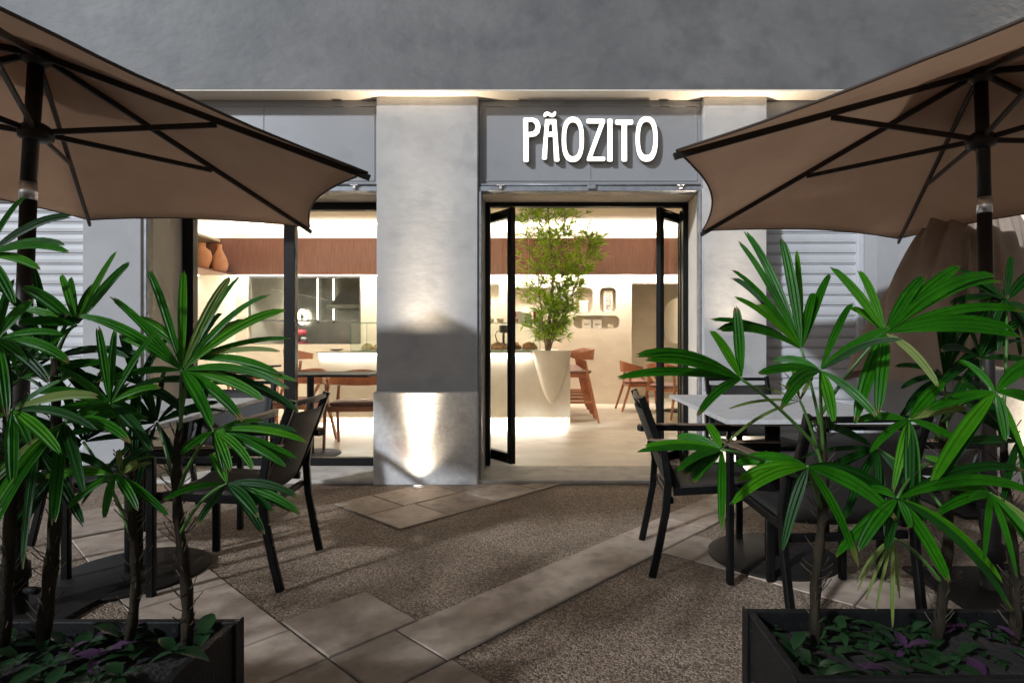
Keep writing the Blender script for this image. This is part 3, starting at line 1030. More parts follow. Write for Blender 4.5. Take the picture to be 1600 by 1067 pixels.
MB().box(-4.3, -3.1, 11.0, 11.55, 1.72, 1.80, 0.005).add([(-4.25, 11.05, 1.8005), (-3.15, 11.05, 1.8005), (-3.15, 11.55, 1.8005), (-4.25, 11.55, 1.8005), (-3.95, 11.3, 2.3), (-3.45, 11.3, 2.3), (-3.45, 11.55, 2.3), (-3.95, 11.55, 2.3)], [(0, 1, 5, 4), (1, 2, 6, 5), (3, 0, 4, 7), (4, 5, 6, 7)]).build('hood', 'steel', kh2)
MB().box(-4.2, -3.2, 10.9, 11.55, FZ, 0.95, 0.01).build('cooker', 'steel_dark', kh2)
for i, (x, lb) in enumerate(((-5.72, 'far left'), (-5.32, 'second'), (-4.70, 'third'), (-4.38, 'fourth'))):
    t = thing('tube_reflection', 'thin upright white tube modelled as a reflection in the kitchen hatch, %s from the left' % lb if lb != 'far left' else 'thin upright white tube modelled as a reflection at the far left of the kitchen hatch', 'modelled reflection', (x, 11.58, 1.45), 0, 'modelled reflections in the kitchen')  # glowing tubes built in place of upright reflections in the hatch glass
    MB().tube([(x, 11.57, 1.5), (x, 11.57, 2.35)], 0.012, 8).build('tube', 'led', t)
    MB().box(x - 0.02, x + 0.02, 11.585, 11.598, 1.45, 2.40, 0.003).build('mount', 'steel_dark', t)
t = thing('tall_fridge', 'narrow green upright cabinet in the kitchen behind the left window', 'cabinet', (-5.3, 11.2, FZ))
MB().box(-5.50, -5.36, 10.7, 11.3, FZ, 2.3, 0.01).build('cabinet', 'green_paint', t)
MB().tube([(-5.39, 10.68, 1.0), (-5.39, 10.66, 1.05), (-5.39, 10.66, 1.35), (-5.39, 10.68, 1.4)], 0.01, 8).build('handle', 'steel', t)
t = thing('red_mixer', 'red stand mixer on the kitchen worktop behind the window post', 'mixer', (-4.45, 10.15, 1.0))
MB().box(-4.57, -4.33, 10.08, 10.30, 1.04, 1.07, 0.01).box(-4.55, -4.47, 10.13, 10.25, 1.0705, 1.20, 0.015).build('stand', 'red_paint', t)
MB().lathe([(0.0, -0.13), (0.05, -0.11), (0.062, 0.0), (0.05, 0.1), (0.0, 0.12)], (0, 0, 0), 16).build('tmp', 'red_paint')
o = bpy.data.objects['tmp']
o.name = 'motor_head'
o.parent = t
o.rotation_euler = (0, R(90), 0)
o.location = (0.0, 0.04, 0.245)
MB().lathe([(0.035, 1.0705), (0.06, 1.09), (0.07, 1.16), (0.064, 1.16), (0, 1.10)], (-4.38, 10.19, 0), 16).build('bowl', 'steel', t)
wt = thing('worktop', 'steel kitchen worktop behind the hatch', 'worktop', (-4.2, 10.2, FZ))
MB().box(-5.3, -3.1, 9.96, 10.5, 0.98, 1.0395, 0.004).build('top', 'steel', wt)
MB().box(-5.28, -3.12, 10.0, 10.48, FZ, 0.979, 0.004).build('cupboard', 'steel', wt)
t = thing('ring_reflection', 'round white ring with dark centre modelled as a reflection in the kitchen hatch', 'modelled reflection', (-5.0, 11.5, 1.6))  # glowing ring built in place of a sign letter's reflection
ring = [(-4.98 + 0.07 * math.cos(a * math.pi / 12), 11.50, 1.58 + 0.13 * math.sin(a * math.pi / 12)) for a in range(25)]
MB().tube(ring, 0.028, 8).build('ring', 'led', t)
MB().tube([(-4.98, 11.48, 1.58), (-4.98, 11.598, 1.58)], 0.035, 12).build('hub', 'steel_dark', t)

# ------------------------------------------------------------------ bamboo in the counter planter
bt = thing('bamboo_tree', 'tall leafy bamboo with light green leaves growing from the counter planter', 'tree', (-0.03, 7.30, 0.958))
rnd = random.Random(5)
trunk, foliage = MB(), MB()


def leafblade(mb, p, d, L, wd, droop, rn):
    d = d.normalized()
    s = d.cross(Vector((rn.uniform(-.5, .5), rn.uniform(-.5, .5), 1)))
    if s.length < 1e-3:
        s = Vector((1, 0, 0))
    s.normalize()
    n = s.cross(d)
    m = p + d * L * 0.4 + Vector((0, 0, -droop * 0.25))
    t = p + d * L + Vector((0, 0, -droop))
    mb.add([p, m + s * wd + n * wd * 0.4, t, m - s * wd + n * wd * 0.4, m], [(0, 1, 4), (1, 2, 4), (2, 3, 4), (3, 0, 4)])


stems = [[(-0.05, 7.30, 0.95), (-0.04, 7.31, 1.25), (0.00, 7.33, 1.6), (0.02, 7.32, 2.0), (-0.02, 7.30, 2.4), (-0.05, 7.3, 2.78)],
         [(-0.03, 7.28, 0.95), (0.06, 7.27, 1.25), (0.2, 7.27, 1.55), (0.33, 7.3, 1.85), (0.43, 7.32, 2.15), (0.50, 7.32, 2.36)],
         [(-0.07, 7.29, 0.95), (-0.11, 7.27, 1.3), (-0.16, 7.3, 1.7), (-0.17, 7.33, 2.1), (-0.22, 7.33, 2.5), (-0.26, 7.3, 2.76)],
         [(-0.04, 7.32, 0.95), (0.05, 7.36, 1.4), (0.12, 7.40, 1.9), (0.16, 7.38, 2.35), (0.17, 7.36, 2.78)]]
for si, st in enumerate(stems):
    rr = (0.026, 0.010, 0.010, 0.010)[si]
    pts = [Vector(p) for p in st]
    fine = []
    for i in range(len(pts) - 1):
        for q in range(6):
            fine.append(pts[i].lerp(pts[i + 1], q / 6) + Vector((rnd.uniform(-1, 1), rnd.uniform(-1, 1), 0)) * 0.004)
    fine.append(pts[-1])
    trunk.tube(fine, rr, 7, scales=[1 - 0.6 * i / len(fine) for i in range(len(fine))])
    lo = 2
    for i in range(lo, len(fine)):
        for q in range(5):
            a = rnd.uniform(0, 2 * math.pi)
            f = i / len(fine)
            Lb = rnd.uniform(0.09, 0.34) * (0.95 + 0.35 * math.sin(f * 3.1)) * (0.7 if si == 1 else 1)
            d = Vector((math.cos(a), math.sin(a) * 0.8, rnd.uniform(0.25, 0.9))).normalized()
            p0 = fine[i]
            p1 = p0 + d * Lb
            if p1.z > 2.84:
                continue
            trunk.tube([p0, p0.lerp(p1, .5) + Vector((0, 0, .01)), p1], 0.0025, 4, smooth=False)
            for g in range(rnd.randint(2, 3)):
                pc_ = p0.lerp(p1, rnd.uniform(0.45, 1.0))
                for h in range(rnd.randint(2, 4)):
                    dd = (d + Vector((rnd.uniform(-1, 1), rnd.uniform(-1, 1), rnd.uniform(-0.7, 0.6)))).normalized()
                    L = rnd.uniform(0.095, 0.165)
                    if pc_.z + dd.z * L > 2.86:
                        continue
                    leafblade(foliage, pc_, dd, L, rnd.uniform(0.010, 0.0145), rnd.uniform(0, 0.03), rnd)
trunk.build('trunk', 'bamboo_bark', bt)
foliage.build('crown', 'bamboo_leaf', bt)['kind'] = 'stuff'

# ------------------------------------------------------------------ wooden chairs and stools inside


def band(mb, zc, h_mid, h_end, rx, ry, a0, a1, y0, th=0.018, lean=0.05, n=20):
    """bent plywood backrest round the rear of a seat, seat facing +Y"""
    vs, fs = [], []
    for i in range(n + 1):
        t = i / n
        a = R(a0 + (a1 - a0) * t)
        h = h_end + (h_mid - h_end) * math.sin(math.pi * t) ** 1.3
        for (dr, dz) in ((0, -h / 2), (th, -h / 2), (th + lean * 0.3, h / 2), (lean * 0.3, h / 2)):
            vs.append(((rx + dr) * math.cos(a), y0 + (ry + dr) * math.sin(a), zc + dz + 0.03 * math.sin(math.pi * t)))
    for i in range(n):
        for j in range(4):
            a, b = i * 4 + j, i * 4 + (j + 1) % 4
            fs.append((a, b, b + 4, a + 4))
    fs += [(0, 1, 2, 3), tuple(n * 4 + q for q in (3, 2, 1, 0))]
    mb.add(vs, fs, False)


def cushion(mb, rx, ry, z0, z1, y0=0.0, k=28):
    prof = [(0.90, z0), (1.0, z0 + (z1 - z0) * 0.35), (0.985, z0 + (z1 - z0) * 0.75), (0.9, z1 - 0.004), (0.5, z1 + 0.004), (0, z1)]
    vs, fs = [], []
    for r, z in prof:
        for j in range(k):
            a = 2 * math.pi * j / k
            c, s = math.cos(a), math.sin(a)
            e = 0.62
            vs.append((rx * r * math.copysign(abs(c) ** e, c), y0 + ry * r * math.copysign(abs(s) ** e, s), z))
    n = len(prof)
    for i in range(n - 1):
        for j in range(k):
            a, b = i * k + j, i * k + (j + 1) % k
            fs.append((a, b, b + k, a + k))
    fs.append(tuple(reversed(range(k))))
    mb.add(vs, fs, True)


def wood_chair(label, loc, rz):
    t = thing('wooden_chair', label, 'chair', loc, rz, 'wooden chairs in the shop')
    b = MB()
    band(b, 0.645, 0.17, 0.055, 0.255, 0.25, 178, 362, 0.0)
    b.build('backrest', 'chair_wood', t, False)
    c = MB()
    cushion(c, 0.235, 0.225, 0.415, 0.465)
    c.build('seat', 'seat_leather', t, False)
    MB().bar([(-0.215, 0.19, 0.395), (0.215, 0.19, 0.395)], 0.024, 0.05).bar([(-0.20, -0.18, 0.395), (0.20, -0.18, 0.395)], 0.024, 0.05).bar([(-0.2, -0.165, 0.395), (-0.215, 0.175, 0.395)], 0.024, 0.05).bar([(0.2, -0.165, 0.395), (0.215, 0.175, 0.395)], 0.024, 0.05).build('seat_frame', 'chair_wood', t, False)
    for s in (-1, 1):
        MB().bar([(s * 0.245, 0.235, 0), (s * 0.240, 0.20, 0.40), (s * 0.258, 0.03, 0.618)], 0.028, 0.036, (0, 1, 0), [0.8, 1.1, 0.9]).build('leg', 'chair_wood', t, False)
        MB().bar([(s * 0.235, -0.30, 0), (s * 0.215, -0.17, 0.40), (s * 0.20, -0.165, 0.60)], 0.028, 0.036, (0, 1, 0), [0.8, 1.1, 0.9]).build('leg', 'chair_wood', t, False)
    return t


c0 = wood_chair('wooden chair facing the street right beside the central pillar window edge', (-1.96, 5.76, FZ), math.pi + 0.12)
for (x, y, a, lb) in (
        (-2.62, 5.98, math.pi - 0.25, 'wooden chair behind the middle window post, facing the street'),
        (-3.50, 6.75, math.pi + 0.5, 'wooden chair at the far table seen left of the window post'),
        (-3.95, 6.3, -0.6, 'wooden chair partly behind palm leaves at the left window edge'),
        (1.33, 8.9, -math.pi / 2 + 0.1, 'leftmost wooden chair of the group in the right of the doorway'),
        (1.62, 8.05, -0.75, 'wooden chair with its back to the door beside the right door leaf'),
        (2.22, 8.0, 0.35, 'wooden chair seen through the right folded door leaf'),
        (2.45, 9.3, math.pi, 'wooden chair at the passage end of the right tables')):
    dup(c0, (x, y, FZ), a, lb)


def bar_stool(label, loc, rz):
    t = thing('bar_stool', label, 'stool', loc, rz, 'wooden bar stools at the counter')
    b = MB()
    band(b, 0.855, 0.15, 0.07, 0.215, 0.20, 170, 370, 0.0)
    b.build('backrest', 'chair_wood', t, False)
    c = MB()
    cushion(c, 0.195, 0.19, 0.635, 0.68)
    c.build('seat', 'seat_leather', t, False)
    MB().bar([(-0.17, 0.15, 0.61), (0.17, 0.15, 0.61)], 0.022, 0.046).bar([(-0.165, -0.14, 0.61), (0.165, -0.14, 0.61)], 0.022, 0.046).bar([(-0.165, -0.125, 0.61), (-0.17, 0.135, 0.61)], 0.022, 0.046).bar([(0.165, -0.125, 0.61), (0.17, 0.135, 0.61)], 0.022, 0.046).build('seat_frame', 'chair_wood', t, False)
    for s in (-1, 1):
        MB().bar([(s * 0.215, 0.21, 0), (s * 0.185, 0.16, 0.62)], 0.026, 0.034, (0, 1, 0), [0.85, 1.1]).build('leg', 'chair_wood', t, False)
        MB().bar([(s * 0.225, -0.27, 0), (s * 0.185, -0.13, 0.62), (s * 0.17, -0.10, 0.80)], 0.026, 0.034, (0, 1, 0), [0.85, 1.1, 0.9]).build('leg', 'chair_wood', t, False)
    MB().bar([(-0.20, 0.19, 0.22), (0.20, 0.19, 0.22)], 0.018, 0.03).bar([(-0.205, -0.21, 0.27), (-0.20, 0.175, 0.27)], 0.018, 0.03).bar([(0.205, -0.21, 0.27), (0.20, 0.175, 0.27)], 0.018, 0.03).build('footrest', 'chair_wood', t, False)
    return t


s0 = bar_stool('nearest bar stool at the right end of the counter', (0.335, 7.62, FZ), math.pi / 2)
dup(s0, (0.32, 8.15, FZ), math.pi / 2, 'second bar stool back in the row right of the counter')
dup(s0, (0.305, 8.68, FZ), math.pi / 2, 'third bar stool back in the row right of the counter')
dup(s0, (0.29, 9.18, FZ), math.pi / 2, 'farthest bar stool in the row right of the counter')
dup(s0, (-3.22, 7.45, FZ), -math.pi / 2, 'lone bar stool at the left end of the counter seen through the window')


def cafe_table(label, x, y, wx, wy):
    t = thing('cafe_table', label, 'table', (x, y, FZ), 0, 'tables inside the shop')
    MB().box(-wx / 2, wx / 2, -wy / 2, wy / 2, 0.735, 0.757, 0.003).build('table_top', 'base_iron', t, False)
    MB().tube([(0, 0, 0.0125), (0, 0, 0.7345)], 0.032, 16).build('post', 'black_metal', t, False)
    MB().lathe([(0.27, 0.0), (0.27, 0.008), (0.262, 0.012), (0, 0.0122)], (0, 0, 0), 36).build('base', 'base_iron', t, False)


cafe_table('thin dark cafe table just inside the left window', -2.24, 5.35, 1.25, 0.6)
cafe_table('dark cafe table farther back in the left of the shop', -3.75, 6.9, 0.7, 0.7)
cafe_table('cafe table among the wooden chairs in the right of the doorway', 1.95, 8.75, 0.75, 0.7)

# ------------------------------------------------------------------ outdoor armchairs


def armchair(label, loc, rz):
    t = thing('outdoor_armchair', label, 'chair', loc, rz, 'black armchairs on the terrace')
    # local: faces +Y
    bp = []
    for s in (-1, 1):
        MB().bar([(s * 0.262, 0.235, 0), (s * 0.262, 0.235, 0.585)], 0.028, 0.034, (0, 1, 0)).build('leg', 'chair_metal', t, False)
        MB().bar([(s * 0.245, -0.285, 0), (s * 0.25, -0.255, 0.14), (s * 0.255, -0.225, 0.30), (s * 0.257, -0.215, 0.44), (s * 0.250, -0.235, 0.585)], 0.026, 0.034, (0, 1, 0)).build('leg', 'chair_metal', t, False)
        a = MB().bar([(s * 0.268, 0.27, 0.602), (s * 0.268, 0.0, 0.602), (s * 0.266, -0.16, 0.602), (s * 0.255, -0.24, 0.602), (s * 0.232, -0.30, 0.602)], 0.050, 0.030).build('arm', 'chair_metal', t, False)
        MB().bar([(s * 0.268, 0.265, 0.6205), (s * 0.268, 0.0, 0.6205), (s * 0.266, -0.16, 0.6205), (s * 0.255, -0.24, 0.6205), (s * 0.234, -0.295, 0.6205)], 0.046, 0.006).build('arm_cover', 'arm_wood', a, False)
        MB().bar([(s * 0.222, -0.17, 0.40), (s * 0.222, -0.215, 0.50), (s * 0.222, -0.33, 0.81)], 0.026, 0.034, (0, 1, 0)).build('back_post', 'chair_metal', t, False)
        MB().bar([(s * 0.238, 0.245, 0.412), (s * 0.238, 0.10, 0.405), (s * 0.238, -0.19, 0.385)], 0.024, 0.034).build('seat_rail', 'chair_metal', t, False)
    MB().bar([(-0.245, 0.225, 0.39), (0.245, 0.225, 0.39)], 0.026, 0.032).build('seat_rail', 'chair_metal', t, False)
    MB().bar([(-0.238, -0.20, 0.345), (0.238, -0.20, 0.345)], 0.024, 0.030).build('stretcher', 'chair_metal', t, False)
    MB().bar([(-0.208, -0.323, 0.795), (-0.1, -0.333, 0.795), (0.0, -0.337, 0.795), (0.1, -0.333, 0.795), (0.208, -0.323, 0.795)], 0.022, 0.022, (0, 0, 1)).build('top_rail', 'chair_metal', t, False)

    def sheet(rows, sag, name):
        nx = 9
        vs, fs = [], []
        for (y, z, ny, nz) in rows:
            for i in range(nx):
                u = -1 + 2 * i / (nx - 1)
                q = sag * (1 - u * u)
                vs.append((u * 0.224, y + ny * q, z + nz * q))
        nr = len(rows)
        N = len(vs)
        vs += [(x, y + rows[i // nx][2] * 0.005, z + rows[i // nx][3] * 0.005) for i, (x, y, z) in enumerate(list(vs))]
        for r in range(nr - 1):
            for i in range(nx - 1):
                a = r * nx + i
                fs.append((a, a + 1, a + nx + 1, a + nx))
                fs.append((a + N, a + nx + N, a + nx + 1 + N, a + 1 + N))
        for i in range(nx - 1):
            for r0 in (0, (nr - 1) * nx):
                a = r0 + i
                fs.append((a, a + 1, a + 1 + N, a + N))
        for r in range(nr - 1):
            for i0 in (0, nx - 1):
                a = r * nx + i0
                fs.append((a, a + nx, a + nx + N, a + N))
        MB().add(vs, fs, True).build(name, 'sling', t, False)

    sheet([(-0.180, 0.408, -.9, -.3), (-0.205, 0.47, -.95, -.3), (-0.23, 0.54, -.95, -.3), (-0.262, 0.625, -.95, -.3), (-0.295, 0.715, -.95, -.3), (-0.311, 0.757, -.95, -.3)], 0.028, 'back_sling')
    sheet([(0.236, 0.419, 0, -1), (0.20, 0.428, 0, -1), (0.08, 0.420, 0, -1), (-0.05, 0.412, 0, -1), (-0.165, 0.404, 0, -1)], 0.022, 'seat_sling')
    return t


a0 = armchair('black sling armchair left of the right table, its back towards the doorway centre', (0.755, 2.84, 0.0085), -math.pi / 2 - 0.06)
for (x, y, a, lb) in (
        (1.36, 3.86, math.pi + 0.05, 'black armchair at the far end of the right table facing the street'),
        (1.07, 2.33, 0.10, 'dark armchair nearest the right planter with its back to the street'),
        (1.72, 2.86, math.pi / 2, 'black armchair on the right side of the right table behind palm leaves'),
        (-1.46, 2.69, math.pi / 2 + 0.06, 'black sling armchair right of the left table, turned away from the pillar'),
        (-2.05, 3.50, math.pi + 0.06, 'dark armchair at the far end of the left table below the shop window'),
        (-2.42, 2.80, -math.pi / 2 + 0.1, 'black armchair on the left side of the left table behind palm stems')):
    dup(a0, (x, y, 0.0085), a, lb)


def terrace_table(label, x, y, rz, wx, wy):
    t = thing('terrace_table', label, 'table', (x, y, 0.0085), rz, 'stone-topped terrace tables')
    m = MB()
    # top with an undercut edge
    e = 0.03
    vs = []
    for (z, k) in ((0.722, e), (0.734, 0), (0.748, 0), (0.751, 0.003)):
        for (sx, sy) in ((-1, -1), (1, -1), (1, 1), (-1, 1)):
            vs.append((sx * (wx / 2 - k), sy * (wy / 2 - k), z))
    fs = [(3, 2, 1, 0), (12, 13, 14, 15)]
    for r in range(3):
        for j in range(4):
            a, b = r * 4 + j, r * 4 + (j + 1) % 4
            fs.append((a, b, b + 4, a + 4))
    m.add(vs, fs)
    m.build('table_top', 'table_stone', t, False)
    MB().box(-0.2, 0.2, -0.2, 0.2, 0.705, 0.7215, 0.004).build('mount_plate', 'base_iron', t, False)
    MB().tube([(0, 0, 0.0125), (0, 0, 0.7045)], 0.036, 20).build('post', 'base_iron', t, False)
    MB().lathe([(0.31, 0.0), (0.31, 0.008), (0.304, 0.012), (0, 0.0122)], (0, 0, 0), 48).build('base', 'base_iron', t, False)


terrace_table('grey stone-topped table beside the doorway, right of the picture', 1.10, 2.87, 0.0, 0.80, 1.12)
terrace_table('grey stone-topped table in front of the left shop window', -1.93, 2.66, 0.12, 0.76, 1.08)

# ------------------------------------------------------------------ parasols


def parasol(label, C, tips, ztip, zapex, zrun, foot, joint_z, zbase=0.0):
    t = thing('parasol', label, 'umbrella', (foot[0], foot[1], 0), 0, 'open brown parasols')
    C = Vector((C[0], C[1], 0))
    P = [Vector((x, y, 0)) for x, y in tips]
    P += [C * 2 - p for p in P]
    A = Vector((C.x, C.y, zapex))
    T = [Vector((p.x, p.y, ztip)) for p in P]
    cano = MB()
    ns, nt = 14, 14
    vs, fs = [], []
    for g in range(6):
        a, b = T[g], T[(g + 1) % 6]
        base = len(vs)
        for i in range(ns + 1):
            s = i / ns
            for j in range(nt + 1):
                u = j / nt
                pa, pb = A.lerp(a, s), A.lerp(b, s)
                p = pa.lerp(pb, u)
                q = 4 * u * (1 - u)
                pull = 0.105 * q * s ** 3
                p = p + (A - p) * pull * 0.75
                p.z += 0.012 * q * math.sin(math.pi * s) - 0.02 * q * s
                p.z += 0.005 * noise.noise(p * 4) * s + 0.0022 * noise.noise(Vector((p.x * 17, p.y * 5, 1)))
                vs.append(p)
        for i in range(ns):
            for j in range(nt):
                k0 = base + i * (nt + 1) + j
                fs.append((k0, k0 + 1, k0 + nt + 2, k0 + nt + 1))
    cano.add(vs, fs, True)
    co = cano.build('canopy', 'canvas', t)
    bm = bmesh.new()
    bm.from_mesh(co.data)
    bmesh.ops.remove_doubles(bm, verts=bm.verts, dist=0.0008)
    bmesh.ops.recalc_face_normals(bm, faces=bm.faces)
    bm.to_mesh(co.data)
    bm.free()
    md = co.modifiers.new('thickness', 'SOLIDIFY')
    md.thickness = 0.003
    md.offset = 0.0
    # hem
    for g in range(6):
        base = g * (ns + 1) * (nt + 1) + ns * (nt + 1)
        MB().tube([vs[base + j] for j in range(nt + 1)], 0.005, 6).build('hem', 'canvas_piping', co)
    # vent cap on top
    vent = MB()
    vv, ff = [], []
    for g in range(6):
        a, b = T[g], T[(g + 1) % 6]
        base = len(vv)
        for i in range(6):
            s = i / 5 * 0.24
            for j in range(9):
                u = j / 8
                q = 4 * u * (1 - u)
                p = A.lerp(a, s).lerp(A.lerp(b, s), u) + Vector((0, 0, 0.05 + 0.02 * q * (i / 5) ** 2 - 0.02 * (i / 5)))
                vv.append(p)
        for i in range(5):
            for j in range(8):
                k0 = base + i * 9 + j
                ff.append((k0, k0 + 1, k0 + 10, k0 + 9))
    vent.add(vv, ff, True)
    vo = vent.build('vent', 'canvas', co)
    md = vo.modifiers.new('thickness', 'SOLIDIFY')
    md.thickness = 0.003
    dn = Vector((0, 0, -0.022))
    run = Vector((C.x, C.y, zrun))
    for g in range(6):
        a = T[g]
        d = (a - A).normalized()
        MB().bar([A + dn + d * 0.05, a + dn + d * 0.01], 0.015, 0.026).build('rib', 'rib_metal', t)
        mid = A.lerp(a, 0.52) + dn + Vector((0, 0, -0.017))
        h = (a - A)
        h.z = 0
        MB().bar([run + h.normalized() * 0.045, mid], 0.012, 0.022).build('strut', 'rib_metal', t)
    MB().lathe([(0.03, -0.04), (0.055, -0.03), (0.058, 0.0), (0.045, 0.02), (0.03, 0.03)], run, 16).build('runner', 'rib_metal', t)
    MB().lathe([(0.03, -0.07), (0.05, -0.05), (0.05, -0.02), (0.02, 0.0)], A, 16).build('top_hub', 'rib_metal', t)
    J = Vector((C.x, C.y, joint_z)).lerp(Vector((foot[0], foot[1], joint_z)), 0.35)
    MB().tube([A + Vector((0, 0, -0.06)), J + Vector((0, 0, 0.03))], 0.026, 18).build('pole', 'rib_metal', t)
    pl = MB().tube([J + Vector((0, 0, -0.035)), Vector((foot[0], foot[1], 0.20))], 0.027, 18).build('pole', 'rib_metal', t)
    MB().tube([J + Vector((0, 0, -0.036)), J + Vector((0, 0, 0.032))], 0.0285, 18).build('tilt_joint', 'aluminium', t)
    MB().lathe([(0.026, 0.36), (0.034, 0.35), (0.036, 0.22), (0.05, 0.21), (0.052, 0.15), (0.042, 0.14), (0.042, 0.02), (0.05, 0.015)], (foot[0], foot[1], 0), 20).build('base_tube', 'base_iron', t)
    MB().tube([(foot[0] + 0.04, foot[1], 0.11), (foot[0] + 0.10, foot[1] - 0.01, 0.11)], 0.014, 10).build('clamp_knob', 'base_iron', t)
    MB().box(foot[0] - 0.24, foot[0] + 0.24, foot[1] - 0.24, foot[1] + 0.24, 0.0005, 0.022, 0.006).build('base_plate', 'base_iron', t)
    return t


parasol('open brown parasol over the left terrace table', (-2.005, 2.24), [(-0.79, 2.47), (-1.54, 3.67), (-2.76, 3.44)], 1.80, 2.215, 1.89, (-2.09, 2.24), 1.66)
parasol('open brown parasol over the right terrace table', (1.84, 2.47), [(0.475, 2.19), (0.985, 3.77), (2.44, 4.05)], 1.80, 2.25, 1.94, (1.885, 2.47), 1.66)

# half-lowered parasol at the far right
hp = thing('half_closed_parasol', 'half-lowered brown parasol with loose hanging folds behind the right palms', 'umbrella', (2.78, 3.76, 0))
m = MB()
vs, fs = [], []
nr, nk = 34, 240
for i in range(nr + 1):
    s = i / nr
    z = 2.28 - 1.28 * s ** 1.05
    for j in range(nk):
        a = 2 * math.pi * j / nk
        fold = 0.5 + 0.5 * math.cos(6 * a + 0.8)
        lean = math.cos(a - math.pi)
        r = (0.05 + 0.62 * s ** 0.9) * (1 - 0.42 * fold * (0.4 + 0.6 * s)) * (1 + 0.22 * lean)
        r += 0.075 * (s ** 0.8) * math.sin(13 * a + 5 * s) + 0.045 * s * math.sin(23 * a - 6 * s + 1.3 * math.sin(3 * a)) + 0.012 * s * math.sin(41 * a + 9 * s)
        y = 3.76 + r * math.sin(a) * 0.72
        vs.append((2.80 + r * math.cos(a) * (1.08 if math.cos(a) < 0 else 0.85), y, z - 0.16 * s * s * (1 - fold) - 0.05 * s * math.sin(5 * a + 1) + 0.03 * noise.noise(Vector((math.cos(a) * 3, math.sin(a) * 3, s * 4)))))
for i in range(nr):
    for j in range(nk):
        a, b = i * nk + j, i * nk + (j + 1) % nk
        fs.append((a, b, b + nk, a + nk))
m.add(vs, fs, True)
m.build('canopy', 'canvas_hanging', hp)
MB().tube([(2.78, 3.76, 0.02), (2.80, 3.76, 2.34)], 0.027, 16).build('pole', 'rib_metal', hp)
MB().lathe([(0.05, 0.0), (0.05, 0.26), (0.034, 0.28), (0.034, 0.36)], (2.78, 3.76, 0), 18).build('base_tube', 'base_iron', hp)
MB().box(2.5, 3.06, 3.48, 4.04, 0.0005, 0.02, 0.006).build('base_plate', 'base_iron', hp)
MB().tube([(2.72, 3.30, 1.52), (2.76, 3.27, 1.62), (2.84, 3.28, 1.68), (2.92, 3.30, 1.66), (2.96, 3.31, 1.58), (2.90, 3.29, 1.45)], 0.005, 6).build('tie_cord', 'rib_metal', hp)

# ------------------------------------------------------------------ planters
ZR, ZS = 0.45, 0.405


def planter(label, x0, x1, y0, y1, group):
    t = thing('planter_box', label, 'planter', ((x0 + x1) / 2, (y0 + y1) / 2, 0), 0, group)
    th = 0.018
    MB().box(x0, x1, y1 - th, y1, 0.03, ZR, 0.002).build('side_panel', 'planter_metal', t)
    MB().box(x0, x1, y0, y0 + th, 0.03, ZR, 0.002).build('side_panel', 'planter_metal', t)
    MB().box(x0, x0 + th, y0 + th + 0.0005, y1 - th - 0.0005, 0.03, ZR, 0.002).build('side_panel', 'planter_metal', t)
    MB().box(x1 - th, x1, y0 + th + 0.0005, y1 - th - 0.0005, 0.03, ZR, 0.002).build('side_panel', 'planter_metal', t)
    for x in (x0, x1):
        for y in (y0, y1):
            sx = -1 if x == x0 else 1
            sy = -1 if y == y0 else 1
            a, b = sorted((x + sx * 0.0005, x + sx * 0.006))
            c, d = sorted((y + sy * 0.006, y - sy * 0.028))
            MB().box(a, b, c, d, 0.0, ZR + 0.002, 0.0015).build('corner_post', 'planter_metal', t)
    m = MB()
    nx, ny = 40, 10
    vs, fs = [], []
    for j in range(ny + 1):
        for i in range(nx + 1):
            x = x0 + th + 0.0005 + (x1 - x0 - 2 * th - 0.001) * i / nx
            y = y0 + th + 0.0005 + (y1 - y0 - 2 * th - 0.001) * j / ny
            vs.append((x, y, ZS + 0.018 * noise.noise(Vector((x * 14, y * 14, 0)))))
    for j in range(ny):
        for i in range(nx):
            a = j * (nx + 1) + i
            fs.append((a, a + 1, a + nx + 2, a + nx + 1))
    m.add(vs, fs, True).build('soil', 'soil', t)
    return t


planter('black metal planter box at the left, planted with lady palms', -2.70, -0.70, 0.93, 1.295, 'planter boxes')
planter('black metal planter box at the right, planted with lady palms', 0.452, 1.95, 1.06, 1.345, 'planter boxes')

# ------------------------------------------------------------------ lady palms


